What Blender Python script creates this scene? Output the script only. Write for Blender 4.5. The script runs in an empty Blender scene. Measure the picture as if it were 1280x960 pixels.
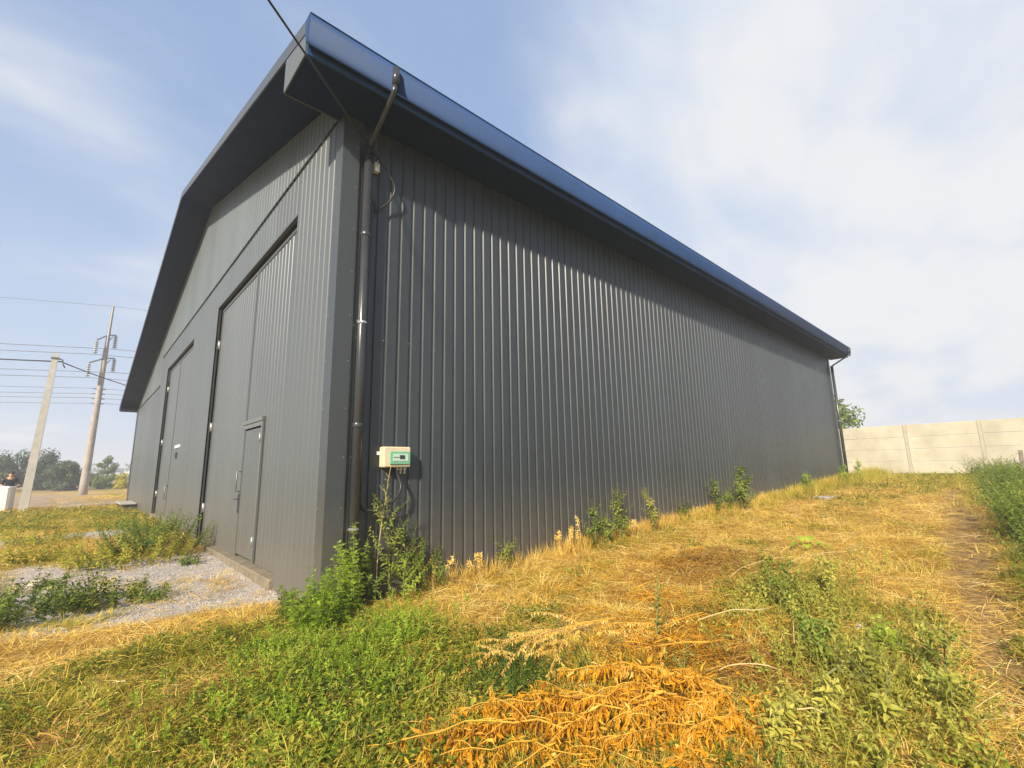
import bpy, math, random
import numpy as np
from mathutils import Vector, Matrix

R = math.radians
rnd = random.Random(7)
npr = np.random.default_rng(11)
sc = bpy.context.scene
col = sc.collection

# ------------------------------------------------------------------ camera
cam_d = bpy.data.cameras.new('camera')
cam = bpy.data.objects.new('camera', cam_d)
col.objects.link(cam)
cam_d.sensor_fit = 'HORIZONTAL'
cam_d.sensor_width = 36.0
cam_d.lens = 36.0 * 585.18 / 1280
cam_d.clip_start = 0.05
cam_d.clip_end = 6000
EYE = 1.45
PIT, ROL, YAW = R(10.35), R(-1.034), R(47.344)
fw = Vector((math.cos(YAW) * math.cos(PIT), math.sin(YAW) * math.cos(PIT), math.sin(PIT)))
rt = Vector((math.sin(YAW), -math.cos(YAW), 0))
up = rt.cross(fw)
r2 = rt * math.cos(ROL) + up * math.sin(ROL)
u2 = -rt * math.sin(ROL) + up * math.cos(ROL)
m = Matrix((r2, u2, -fw)).transposed().to_4x4()
m.translation = Vector((-2.05, -5.266, EYE))
cam.matrix_world = m
sc.camera = cam

# ------------------------------------------------------------------ light
SUN = Vector((-1.95, -1.0, 1.30)).normalized()
SUN_EL = math.asin(SUN.z)
sun_d = bpy.data.lights.new('sun', 'SUN')
sun_d.energy = 5.0
sun_d.angle = R(2.2)
sun_d.color = (1.0, 0.89, 0.70)
sun = bpy.data.objects.new('sun', sun_d)
col.objects.link(sun)
sun.rotation_euler = SUN.to_track_quat('Z', 'Y').to_euler()
sun.location = (-30, -20, 30)

sc.view_settings.view_transform = 'Standard'
sc.view_settings.look = 'None'
sc.view_settings.exposure = 0.76
sc.view_settings.gamma = 1.0
sc.view_settings.use_curve_mapping = False
sc.cycles.max_bounces = 5
sc.cycles.diffuse_bounces = 3
sc.cycles.glossy_bounces = 2
sc.cycles.transmission_bounces = 3
sc.cycles.transparent_max_bounces = 6

# ------------------------------------------------------------------ world: sky and clouds
w = bpy.data.worlds.new('World')
sc.world = w
w.use_nodes = True
nt = w.node_tree
nt.nodes.clear()


def N(nt, t, **kw):
    n = nt.nodes.new(t)
    for k, v in kw.items():
        if k == 'ins':
            for i, x in v.items():
                n.inputs[i].default_value = x
        else:
            setattr(n, k, v)
    return n


def L(nt, a, b):
    nt.links.new(a, b)


def MATH(nt, op, a, b=None, c=None, clamp=False):
    n = nt.nodes.new('ShaderNodeMath')
    n.operation = op
    n.use_clamp = clamp
    for i, v in enumerate((a, b, c)):
        if v is None:
            continue
        if isinstance(v, (int, float)):
            n.inputs[i].default_value = v
        else:
            nt.links.new(v, n.inputs[i])
    return n.outputs[0]


def VMATH(nt, op, a, b=None):
    n = nt.nodes.new('ShaderNodeVectorMath')
    n.operation = op
    for i, v in enumerate((a, b)):
        if v is None:
            continue
        if isinstance(v, (tuple, list, Vector)):
            n.inputs[i].default_value = tuple(v)
        else:
            nt.links.new(v, n.inputs[i])
    return n


def MIX(nt, fac, a, b, mode='MIX'):
    n = nt.nodes.new('ShaderNodeMix')
    n.data_type = 'RGBA'
    n.blend_type = mode
    n.clamp_factor = True
    for s, v in ((n.inputs[0], fac), (n.inputs[6], a), (n.inputs[7], b)):
        if isinstance(v, (int, float)):
            s.default_value = v
        elif isinstance(v, tuple):
            s.default_value = v if len(v) == 4 else (*v, 1)
        else:
            nt.links.new(v, s)
    return n.outputs[2]


def RAMP(nt, fac, stops):
    n = nt.nodes.new('ShaderNodeValToRGB')
    e = n.color_ramp.elements
    while len(e) < len(stops):
        e.new(0.5)
    for el, (p_, c_) in zip(e, stops):
        el.position = p_
        el.color = (*c_, 1) if len(c_) == 3 else c_
    nt.links.new(fac, n.inputs[0])
    return n.outputs[0]


def SSTEP(nt, v, lo, hi):
    n = nt.nodes.new('ShaderNodeMapRange')
    n.interpolation_type = 'SMOOTHSTEP'
    n.inputs[1].default_value = lo
    n.inputs[2].default_value = hi
    nt.links.new(v, n.inputs[0])
    return n.outputs[0]


sky = N(nt, 'ShaderNodeTexSky', sky_type='NISHITA', sun_disc=False)
sky.sun_elevation = SUN_EL
sky.sun_rotation = math.atan2(SUN.x, SUN.y)
sky.air_density = 1.0
sky.dust_density = 1.5
sky.ozone_density = 1.5
tc = N(nt, 'ShaderNodeTexCoord')
sep = N(nt, 'ShaderNodeSeparateXYZ')
L(nt, tc.outputs['Generated'], sep.inputs[0])
zc = MATH(nt, 'MAXIMUM', sep.outputs[2], 0.0)
zd = MATH(nt, 'ADD', zc, 0.22)
div = VMATH(nt, 'SCALE', tc.outputs['Generated'])
L(nt, MATH(nt, 'DIVIDE', 1.0, zd), div.inputs['Scale'])
# stretch the cloud sheet along the wind
mp = N(nt, 'ShaderNodeMapping')
mp.inputs['Rotation'].default_value = (0, 0, R(-48))
mp.inputs['Scale'].default_value = (0.75, 1.25, 1)
L(nt, div.outputs[0], mp.inputs[0])
n1 = N(nt, 'ShaderNodeTexNoise', ins={'Scale': 1.1, 'Detail': 5.0, 'Roughness': 0.47, 'Distortion': 0.3})
L(nt, mp.outputs[0], n1.inputs['Vector'])
n2 = N(nt, 'ShaderNodeTexNoise', ins={'Scale': 4.2, 'Detail': 5.0, 'Roughness': 0.5, 'Distortion': 0.2})
L(nt, mp.outputs[0], n2.inputs['Vector'])


def bank(direction, lo, hi):
    d = VMATH(nt, 'DOT_PRODUCT', tc.outputs['Generated'], direction)
    return SSTEP(nt, d.outputs['Value'], lo, hi)


CL_RIGHT = (0.876, 0.165, 0.452)
b1 = bank(Vector((0.83, 0.02, 0.56)).normalized(), 0.78, 0.99)
b2 = bank(Vector((0.90, 0.22, 0.36)).normalized(), 0.90, 0.995)
b3 = bank(Vector((0.16, 0.86, 0.46)).normalized(), 0.93, 1.0)
cov = MATH(nt, 'MULTIPLY_ADD', n2.outputs[0], 0.20, n1.outputs[0])
cov = MATH(nt, 'MULTIPLY_ADD', b1, 0.36, cov)
cov = MATH(nt, 'MULTIPLY_ADD', b2, 0.0, cov)
cov = MATH(nt, 'MULTIPLY_ADD', b3, 0.10, cov)
cl = MATH(nt, 'MULTIPLY', SSTEP(nt, cov, 0.52, 0.84), 0.94)
haze = MATH(nt, 'MULTIPLY', SSTEP(nt, sep.outputs[2], 0.62, -0.02), 0.85)
veil = MIX(nt, 0.62, sky.outputs[0], (2.5, 3.4, 5.2))
low = MIX(nt, haze, veil, (3.75, 4.35, 5.3))
cloudcol = MIX(nt, SSTEP(nt, MATH(nt, 'MULTIPLY_ADD', n2.outputs[0], 0.5, n1.outputs[0]), 0.60, 0.92), (3.7, 4.25, 5.15), (5.25, 5.3, 5.4))
skyc = MIX(nt, cl, low, cloudcol)
bg = N(nt, 'ShaderNodeBackground', ins={'Strength': 0.1})
L(nt, skyc, bg.inputs[0])
wo = N(nt, 'ShaderNodeOutputWorld')
L(nt, bg.outputs[0], wo.inputs[0])

# ------------------------------------------------------------------ helpers


class MB:
    """collects faces for one mesh"""

    def __init__(s):
        s.v, s.f, s.mi, s.sm = [], [], [], []
        s.cur = 0
        s.smooth = False

    def face(s, pts):
        b = len(s.v)
        s.v += [tuple(p) for p in pts]
        s.f.append(tuple(range(b, b + len(pts))))
        s.mi.append(s.cur)
        s.sm.append(s.smooth)

    def idx(s, verts, faces):
        b = len(s.v)
        s.v += [tuple(p) for p in verts]
        for f in faces:
            s.f.append(tuple(b + i for i in f))
            s.mi.append(s.cur)
            s.sm.append(s.smooth)

    def box(s, x0, x1, y0, y1, z0, z1, bev=0.0):
        if bev <= 0:
            vs = [(x, y, z) for z in (z0, z1) for y in (y0, y1) for x in (x0, x1)]
            s.idx(vs, [(0, 2, 3, 1), (4, 5, 7, 6), (0, 1, 5, 4), (2, 6, 7, 3), (0, 4, 6, 2), (1, 3, 7, 5)])
            return
        b = bev
        # chamfered box: each corner gives three vertices
        vs, key = [], {}
        for i, x in enumerate((x0, x1)):
            for j, y in enumerate((y0, y1)):
                for k, z in enumerate((z0, z1)):
                    sx, sy, sz = (1 - 2 * i) * b, (1 - 2 * j) * b, (1 - 2 * k) * b
                    for a, q in enumerate(((x, y + sy, z + sz), (x + sx, y, z + sz), (x + sx, y + sy, z))):
                        key[i, j, k, a] = len(vs)
                        vs.append(q)
        fs = []
        for i in (0, 1):
            q = [key[i, 0, 0, 0], key[i, 1, 0, 0], key[i, 1, 1, 0], key[i, 0, 1, 0]]
            fs.append(q if i else q[::-1])
            q = [key[0, i, 0, 1], key[1, i, 0, 1], key[1, i, 1, 1], key[0, i, 1, 1]]
            fs.append(q[::-1] if i else q)
            q = [key[0, 0, i, 2], key[1, 0, i, 2], key[1, 1, i, 2], key[0, 1, i, 2]]
            fs.append(q if i else q[::-1])
        for i in (0, 1):
            for j in (0, 1):
                fs.append((key[i, j, 0, 0], key[i, j, 0, 1], key[i, j, 1, 1], key[i, j, 1, 0]))
                fs.append((key[i, 0, j, 0], key[i, 0, j, 2], key[i, 1, j, 2], key[i, 1, j, 0]))
                fs.append((key[0, i, j, 1], key[0, i, j, 2], key[1, i, j, 2], key[1, i, j, 1]))
                for k in (0, 1):
                    fs.append((key[i, j, k, 0], key[i, j, k, 1], key[i, j, k, 2]))
        s.idx(vs, fs)

    def prism(s, poly, axis, a0, a1):
        """extrude a 2-D polygon along an axis"""
        def mk(u, v, a):
            return {'x': (a, u, v), 'y': (u, a, v), 'z': (u, v, a)}[axis]
        n = len(poly)
        vs = [mk(u, v, a0) for u, v in poly] + [mk(u, v, a1) for u, v in poly]
        s.idx(vs, [tuple(range(n))[::-1], tuple(range(n, 2 * n))] + [(i, (i + 1) % n, n + (i + 1) % n, n + i) for i in range(n)])

    def tube(s, pts, rad, n=6, cap=True):
        pts = [Vector(p) for p in pts]
        if not hasattr(rad, '__len__'):
            rad = [rad] * len(pts)
        vs, fs = [], []
        ref = None
        for i, p in enumerate(pts):
            d = (pts[min(i + 1, len(pts) - 1)] - pts[max(i - 1, 0)])
            if d.length < 1e-9:
                d = Vector((0, 0, 1))
            d.normalize()
            if ref is None:
                ref = Vector((0, 0, 1)) if abs(d.z) < 0.9 else Vector((1, 0, 0))
            a = (ref - d * ref.dot(d))
            if a.length < 1e-6:
                a = d.orthogonal()
            a.normalize()
            ref = a
            b = d.cross(a)
            for k in range(n):
                t = 2 * math.pi * k / n
                vs.append(p + (a * math.cos(t) + b * math.sin(t)) * rad[i])
        for i in range(len(pts) - 1):
            for k in range(n):
                fs.append((i * n + k, i * n + (k + 1) % n, (i + 1) * n + (k + 1) % n, (i + 1) * n + k))
        if cap:
            fs.append(tuple(range(n))[::-1])
            fs.append(tuple(range((len(pts) - 1) * n, len(pts) * n)))
        s.idx(vs, fs)

    def leaf(s, p, d, nrm, ln, wd, curl=0.25, fold=0.25):
        """eight-triangle leaf with a folded midrib"""
        d = d.normalized()
        sd = d.cross(nrm)
        if sd.length < 1e-5:
            sd = d.orthogonal()
        sd.normalize()
        nn = sd.cross(d)
        c1 = p + d * ln * 0.33 + nn * ln * curl * 0.12
        c2 = p + d * ln * 0.68 - nn * ln * curl * 0.05
        tip = p + d * ln - nn * ln * curl * 0.55
        w1, w2 = wd * 0.5, wd * 0.36
        l1, q1 = c1 + sd * w1 + nn * w1 * fold, c1 - sd * w1 + nn * w1 * fold
        l2, q2 = c2 + sd * w2 + nn * w2 * fold, c2 - sd * w2 + nn * w2 * fold
        s.idx([p, c1, l1, q1, c2, l2, q2, tip],
              [(0, 1, 2), (0, 3, 1), (1, 4, 5, 2), (1, 3, 6, 4), (4, 7, 5), (4, 6, 7)])

    def blade(s, p, d, side, ln, wd, droop, seg=3):
        """a grass blade bending over"""
        p = Vector(p)
        d = Vector(d).normalized()
        pts = [p]
        q = p.copy()
        for i in range(seg):
            q = q + d * (ln / seg)
            pts.append(q.copy())
            d = (d + Vector((0, 0, -droop))).normalized()
        vs = []
        for i, a in enumerate(pts[:-1]):
            ww = wd * (1 - 0.75 * i / seg) * 0.5
            vs += [a - side * ww, a + side * ww]
        vs.append(pts[-1])
        fs = [(2 * i, 2 * i + 1, 2 * i + 3, 2 * i + 2) for i in range(seg - 1)] + [(2 * seg - 2, 2 * seg - 1, 2 * seg)]
        s.idx(vs, fs)

    def mesh(s, name, mats):
        me = bpy.data.meshes.new(name)
        me.from_pydata(s.v, [], s.f)
        for mt in (mats if isinstance(mats, (list, tuple)) else [mats]):
            me.materials.append(mt)
        me.polygons.foreach_set('material_index', s.mi)
        me.polygons.foreach_set('use_smooth', s.sm)
        me.update()
        return me


def link(name, me, parent=None, loc=None, kind=None):
    o = bpy.data.objects.new(name, me)
    col.objects.link(o)
    if parent is not None:
        o.parent = parent
    if loc is not None:
        o.location = loc
    if kind:
        o['kind'] = kind
    return o


def part(name, mb, mats, parent, loc=None, label=None):
    o = link(name, mb.mesh(name, mats), parent, loc)
    if label:
        o['label'] = label
    return o


def tag(o, label, cat, group=None):
    o['label'] = label
    o['category'] = cat
    if group:
        o['group'] = group
    return o


def thing(name, label, cat, loc=(0, 0, 0), rz=0.0, group=None):
    o = bpy.data.objects.new(name, None)
    o.empty_display_size = 0.2
    col.objects.link(o)
    o.location = loc
    o.rotation_euler = (0, 0, rz)
    return tag(o, label, cat, group)


# ------------------------------------------------------------------ materials
def newmat(name):
    mt = bpy.data.materials.new(name)
    mt.use_nodes = True
    nt = mt.node_tree
    nt.nodes.clear()
    out = nt.nodes.new('ShaderNodeOutputMaterial')
    return mt, nt, out


def paint(name, base, rough=0.4, metal=0.0, var=0.12, scale=3.0, bump=0.0, bump_scale=8.0, spec=0.5, dust=None, streak=False):
    mt, nt, out = newmat(name)
    b = nt.nodes.new('ShaderNodeBsdfPrincipled')
    g = nt.nodes.new('ShaderNodeNewGeometry')
    nz = N(nt, 'ShaderNodeTexNoise', ins={'Scale': scale, 'Detail': 6.0, 'Roughness': 0.62})
    if streak:
        mpn = N(nt, 'ShaderNodeMapping')
        mpn.inputs['Scale'].default_value = (1, 1, 0.12)
        L(nt, g.outputs['Position'], mpn.inputs[0])
        L(nt, mpn.outputs[0], nz.inputs['Vector'])
    else:
        L(nt, g.outputs['Position'], nz.inputs['Vector'])
    lo = tuple(c * (1 - var) for c in base)
    hi = tuple(c * (1 + var) for c in base)
    c = RAMP(nt, nz.outputs[0], [(0.3, lo), (0.7, hi)])
    if dust:
        oi = nt.nodes.new('ShaderNodeObjectInfo')
        tone = MATH(nt, 'MULTIPLY_ADD', oi.outputs['Random'], 0.16, 0.92)
        cmb = nt.nodes.new('ShaderNodeCombineColor')
        for q in range(3):
            L(nt, tone, cmb.inputs[q])
        c = MIX(nt, 1.0, c, cmb.outputs[0], 'MULTIPLY')
        # rain-splashed soil and dust that sits on the foot of the sheets
        sp = N(nt, 'ShaderNodeSeparateXYZ')
        L(nt, g.outputs['Position'], sp.inputs[0])
        nd = N(nt, 'ShaderNodeTexNoise', ins={'Scale': 6.0, 'Detail': 5.0, 'Roughness': 0.7})
        L(nt, g.outputs['Position'], nd.inputs['Vector'])
        hgt = MATH(nt, 'MULTIPLY_ADD', nd.outputs[0], -0.9, sp.outputs[2])
        f = MATH(nt, 'MULTIPLY', SSTEP(nt, hgt, 1.1, -0.5), dust[3])
        f2 = MATH(nt, 'MULTIPLY', SSTEP(nt, nd.outputs[0], 0.5, 0.8), 0.12)
        c = MIX(nt, MATH(nt, 'MAXIMUM', f, f2), c, dust[:3])
    L(nt, c, b.inputs['Base Color'])
    b.inputs['Metallic'].default_value = metal
    b.inputs['Specular IOR Level'].default_value = spec
    rr = MATH(nt, 'MULTIPLY_ADD', nz.outputs[0], 0.2, rough - 0.1)
    L(nt, rr, b.inputs['Roughness'])
    if bump > 0:
        nb = N(nt, 'ShaderNodeTexNoise', ins={'Scale': bump_scale, 'Detail': 4.0})
        L(nt, g.outputs['Position'], nb.inputs['Vector'])
        bp = N(nt, 'ShaderNodeBump', ins={'Strength': bump, 'Distance': 0.02})
        L(nt, nb.outputs[0], bp.inputs['Height'])
        L(nt, bp.outputs[0], b.inputs['Normal'])
    L(nt, b.outputs[0], out.inputs[0])
    return mt


def leafmat(name, stops, trans=0.35, rough=0.55, spec=0.25):
    mt, nt, out = newmat(name)
    g = nt.nodes.new('ShaderNodeNewGeometry')
    oi = nt.nodes.new('ShaderNodeObjectInfo')
    nz = N(nt, 'ShaderNodeTexNoise', ins={'Scale': 1.1, 'Detail': 3.0})
    L(nt, g.outputs['Position'], nz.inputs['Vector'])
    a = MATH(nt, 'MULTIPLY', g.outputs['Random Per Island'], 0.42)
    b_ = MATH(nt, 'MULTIPLY_ADD', oi.outputs['Random'], 0.28, a)
    f = MATH(nt, 'MULTIPLY_ADD', nz.outputs[0], 0.36, b_)
    f = MATH(nt, 'MULTIPLY_ADD', f, 1.55, -0.29, clamp=True)
    c = RAMP(nt, f, stops)
    b = nt.nodes.new('ShaderNodeBsdfPrincipled')
    L(nt, c, b.inputs['Base Color'])
    b.inputs['Roughness'].default_value = rough
    b.inputs['Specular IOR Level'].default_value = spec
    t = nt.nodes.new('ShaderNodeBsdfTranslucent')
    L(nt, c, t.inputs[0])
    mx = nt.nodes.new('ShaderNodeMixShader')
    mx.inputs[0].default_value = trans
    L(nt, b.outputs[0], mx.inputs[1])
    L(nt, t.outputs[0], mx.inputs[2])
    L(nt, mx.outputs[0], out.inputs[0])
    return mt


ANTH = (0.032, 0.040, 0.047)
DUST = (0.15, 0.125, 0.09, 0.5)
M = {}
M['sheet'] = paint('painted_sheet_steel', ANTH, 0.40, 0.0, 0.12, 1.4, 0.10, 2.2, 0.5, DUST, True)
M['gable'] = paint('sheen_lightened_gable_steel', (0.088, 0.100, 0.108), 0.42, 0.0, 0.08, 1.2, 0.05, 2.0, 0.5, DUST, True)  # side wall grey made lighter: the sunlit sheen is put into the base
M['gable_top'] = paint('upper_gable_steel', (0.108, 0.126, 0.134), 0.42, 0.0, 0.06, 1.2, 0.05, 2.0, 0.5, DUST, True)  # same sheen-lightened base; upper cladding slightly paler and greener
M['trim'] = paint('painted_trim_steel', (0.048, 0.055, 0.060), 0.36, 0.0, 0.08, 2.0, 0.03, 4.0, 0.5, DUST, True)
M['soffit'] = paint('sky_tinted_soffit_steel', (0.006, 0.020, 0.085), 0.65, 0.0, 0.06, 2.0, spec=0.15)  # dark grey soffit; blue sky reflection is painted into the base colour
M['fascia'] = paint('sky_tinted_eave_steel', (0.020, 0.052, 0.150), 0.66, 0.0, 0.12, 2.0, 0.04, 1.5, 0.2)  # fascia and gutter: grey steel with the sky's reflection coloured in as blue
M['pipe'] = paint('pipe_steel', (0.034, 0.037, 0.042), 0.27, 0.0, 0.06, 4.0, 0.0, 8.0, 0.5, DUST, True)
M['dark'] = paint('dark_gap', (0.012, 0.012, 0.013), 0.7)
M['zinc'] = paint('zinc_steel', (0.45, 0.45, 0.44), 0.42, 0.7, 0.1, 20)
M['frame_metal'] = paint('door_frame_steel', (0.12, 0.125, 0.12), 0.38, 0.0, 0.06, 6)
M['concrete'] = paint('plinth_concrete', (0.20, 0.17, 0.12), 0.9, 0.0, 0.25, 7.0, 0.4, 30.0, 0.2)
M['slab'] = paint('slab_concrete', (0.36, 0.34, 0.31), 0.92, 0.0, 0.2, 3.0, 0.4, 20.0, 0.2)
M['fence'] = paint('fence_concrete', (0.45, 0.41, 0.325), 0.9, 0.0, 0.20, 0.8, 0.35, 24.0, 0.2)
M['fence_post'] = paint('fence_post_concrete', (0.39, 0.355, 0.28), 0.9, 0.0, 0.12, 3.0, 0.35, 24.0, 0.2)
M['pole'] = paint('pole_concrete', (0.48, 0.46, 0.42), 0.88, 0.0, 0.14, 3.0, 0.3, 20.0, 0.2)
M['pole_old'] = paint('weathered_pole_concrete', (0.33, 0.295, 0.27), 0.9, 0.0, 0.2, 2.0, 0.3, 20.0, 0.2)
M['steel'] = paint('galvanised_steel', (0.22, 0.21, 0.20), 0.5, 0.6, 0.15, 10)
M['glass_ins'] = paint('insulator_glass', (0.32, 0.36, 0.36), 0.2, 0.0, 0.1, 10)
M['cable'] = paint('black_cable', (0.018, 0.018, 0.018), 0.45, 0.0, 0.1, 20)
M['wire'] = paint('aluminium_wire', (0.12, 0.12, 0.125), 0.6, 0.3, 0.1, 4)
M['beige'] = paint('beige_plastic', (0.62, 0.53, 0.36), 0.42, 0.0, 0.06, 20)
M['green_cover'] = paint('green_tinted_cover', (0.16, 0.40, 0.26), 0.18, 0.0, 0.08, 30, spec=0.7)
M['pale_panel'] = paint('pale_panel', (0.45, 0.60, 0.50), 0.35, 0.0, 0.05, 30)
M['white_plastic'] = paint('white_plastic', (0.72, 0.72, 0.70), 0.4, 0.0, 0.05, 20)
M['black_plastic'] = paint('black_plastic', (0.03, 0.04, 0.045), 0.35, 0.0, 0.05, 20)
M['white_block'] = paint('whitewashed_block', (0.74, 0.72, 0.68), 0.85, 0.0, 0.08, 4, 0.3, 20, 0.2)
M['skin'] = paint('skin', (0.48, 0.28, 0.19), 0.5, 0.0, 0.06, 10)
M['shirt'] = paint('dark_shirt', (0.022, 0.02, 0.028), 0.85, 0.0, 0.2, 12)
M['trousers'] = paint('dark_trousers', (0.035, 0.04, 0.06), 0.85, 0.0, 0.2, 12)
M['hair'] = paint('dark_hair', (0.03, 0.02, 0.015), 0.6)
M['bark'] = paint('bark', (0.13, 0.10, 0.07), 0.9, 0.0, 0.3, 9, 0.6, 20, 0.2)
M['wood'] = paint('grey_wood', (0.22, 0.19, 0.15), 0.9, 0.0, 0.25, 10, 0.4, 20, 0.2)
M['stone'] = leafmat('crushed_stone', [(0.1, (0.27, 0.245, 0.235)), (0.5, (0.38, 0.35, 0.335)), (0.9, (0.52, 0.49, 0.475))], 0.0, 0.9, 0.2)
M['rock'] = paint('field_stone', (0.45, 0.40, 0.31), 0.9, 0.0, 0.25, 9, 0.5, 25, 0.2)

M['grass'] = leafmat('green_grass', [(0.12, (0.13, 0.155, 0.012)), (0.36, (0.330, 0.315, 0.024)), (0.62, (0.560, 0.450, 0.050)), (0.95, (0.78, 0.60, 0.14))], 0.42)
M['straw'] = leafmat('dry_straw', [(0.1, (0.40, 0.23, 0.035)), (0.4, (0.72, 0.46, 0.070)), (0.7, (0.82, 0.59, 0.13)), (0.95, (0.85, 0.70, 0.30))], 0.30)
M['litter'] = leafmat('flattened_straw', [(0.08, (0.26, 0.14, 0.04)), (0.42, (0.64, 0.40, 0.07)), (0.75, (0.80, 0.57, 0.15)), (0.95, (0.85, 0.71, 0.34))], 0.2)
M['weed'] = leafmat('low_weed_leaves', [(0.15, (0.075, 0.120, 0.012)), (0.45, (0.230, 0.270, 0.022)), (0.75, (0.42, 0.40, 0.05)), (1.0, (0.60, 0.45, 0.08))], 0.4)
M['bright'] = leafmat('bright_leaves', [(0.15, (0.20, 0.32, 0.022)), (0.5, (0.36, 0.50, 0.04)), (0.9, (0.54, 0.62, 0.09))], 0.5)
M['greygreen'] = leafmat('grey_green_leaves', [(0.10, (0.17, 0.20, 0.030)), (0.45, (0.38, 0.38, 0.06)), (0.9, (0.60, 0.54, 0.11))], 0.42)
M['deep'] = leafmat('dark_leaves', [(0.15, (0.040, 0.080, 0.012)), (0.5, (0.095, 0.155, 0.022)), (0.9, (0.20, 0.25, 0.04))], 0.34)
M['walled'] = leafmat('wall_weed_leaves', [(0.15, (0.08, 0.13, 0.018)), (0.5, (0.20, 0.27, 0.036)), (0.9, (0.36, 0.38, 0.07))], 0.4)
M['orange'] = leafmat('withered_leaves', [(0.08, (0.14, 0.06, 0.012)), (0.32, (0.40, 0.17, 0.008)), (0.6, (0.62, 0.29, 0.010)), (0.9, (0.72, 0.40, 0.03)), (1.0, (0.70, 0.50, 0.12))], 0.3)
M['brown'] = leafmat('brown_dead_leaves', [(0.1, (0.16, 0.075, 0.02)), (0.5, (0.36, 0.19, 0.045)), (0.9, (0.56, 0.33, 0.08))], 0.25)
M['stem'] = paint('weed_stem', (0.16, 0.17, 0.05), 0.7, 0.0, 0.2, 30)
M['dry_stem'] = paint('dry_stem', (0.60, 0.31, 0.03), 0.7, 0.0, 0.2, 30)
M['ochre_stem'] = paint('ochre_stem', (0.40, 0.23, 0.06), 0.7, 0.0, 0.2, 30)
M['pale_stem'] = paint('pale_stem', (0.52, 0.38, 0.17), 0.7, 0.0, 0.2, 30)
M['tree'] = leafmat('haze_paled_tree_leaves', [(0.15, (0.050, 0.080, 0.042)), (0.5, (0.080, 0.120, 0.056)), (0.9, (0.12, 0.165, 0.07))], 0.25)  # distance haze put into the leaf colour as a paler, bluer green
M['tree_light'] = leafmat('light_tree_leaves', [(0.15, (0.05, 0.10, 0.02)), (0.5, (0.11, 0.17, 0.03)), (0.9, (0.20, 0.25, 0.05))], 0.3)
M['yellow_fl'] = leafmat('yellow_blossom', [(0.15, (0.24, 0.24, 0.02)), (0.5, (0.55, 0.48, 0.02)), (0.9, (0.75, 0.62, 0.03))], 0.3)

# ------------------------------------------------------------------ terrain


def vnoise(x, y, seed=0):
    x = np.asarray(x, float)
    y = np.asarray(y, float)
    xi, yi = np.floor(x).astype(np.int64), np.floor(y).astype(np.int64)
    fx, fy = x - xi, y - yi
    fx, fy = fx * fx * (3 - 2 * fx), fy * fy * (3 - 2 * fy)

    def h(a, b):
        n = (a * 374761393 + b * 668265263 + seed * 1442695041) & 0xFFFFFFFF
        n = ((n ^ (n >> 13)) * 1274126177) & 0xFFFFFFFF
        return ((n ^ (n >> 16)) & 0xFFFF) / 65535.0
    return (h(xi, yi) * (1 - fx) + h(xi + 1, yi) * fx) * (1 - fy) + (h(xi, yi + 1) * (1 - fx) + h(xi + 1, yi + 1) * fx) * fy


def fbm(x, y, seed=0, o=4):
    t, a, s = 0, 0.5, 0
    for i in range(o):
        t = t + a * vnoise(x * 2 ** i, y * 2 ** i, seed + i * 17)
        s += a
        a *= 0.5
    return t / s


def sst(v, lo, hi):
    t = np.clip((v - lo) / (hi - lo), 0, 1)
    return t * t * (3 - 2 * t)


def gauss(x, y, cx, cy, rx, ry, ang=0):
    c, s = math.cos(ang), math.sin(ang)
    u = ((x - cx) * c + (y - cy) * s) / rx
    v = (-(x - cx) * s + (y - cy) * c) / ry
    return np.exp(-(u * u + v * v))


def height(x, y):
    x = np.asarray(x, float)
    y = np.asarray(y, float)
    bank = np.interp(x, [-1, 0.5, 2, 4, 6, 10, 16, 22, 30, 60, 400], [0, 0, .06, .17, .26, .36, .52, .68, .82, .9, .9])
    left = np.interp(y, [-3, 1.6, 7, 14, 30, 60], [0.0, -.07, .06, .03, 0, 0])
    h = bank * sst(x, -0.5, 0.6) + left * (1 - sst(x, -0.4, 0.4))
    h = h + 0.07 * gauss(x, y, 0.75, -3.3, 0.8, 0.55, 0.2) + 0.10 * gauss(x, y, 4.4, -2.3, 1.0, 0.6)
    h = h + 0.06 * gauss(x, y, 2.2, -3.6, 1.2, 0.6)
    h = h - 0.07 * path_mask(x, y)
    near = np.exp(-((x - 1) ** 2 + (y + 2) ** 2) / 400)
    h = h + near * (0.07 * (fbm(x * 1.3, y * 1.3, 3) - 0.5) + 0.035 * (fbm(x * 5, y * 5, 5) - 0.5)) * (1 - 0.7 * gravel_mask(x, y))
    return h


def path_mask(x, y):
    cy_ = np.interp(x, [0, 2.4, 5.3, 9, 14, 20, 27], [-5.35, -4.98, -4.66, -4.35, -3.9, -3.2, -2.4])
    wd_ = np.interp(x, [0, 3, 8, 14, 22], [0.20, 0.24, 0.34, 0.40, 0.40])
    d = np.abs(y - cy_ + 0.12 * (fbm(x * .8, y * .8, 31) - .5))
    return sst(x, 0.8, 2.6) * (1 - sst(d, wd_ * 0.25, wd_ * 1.6)) * (1 - sst(x, 17, 24))


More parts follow.
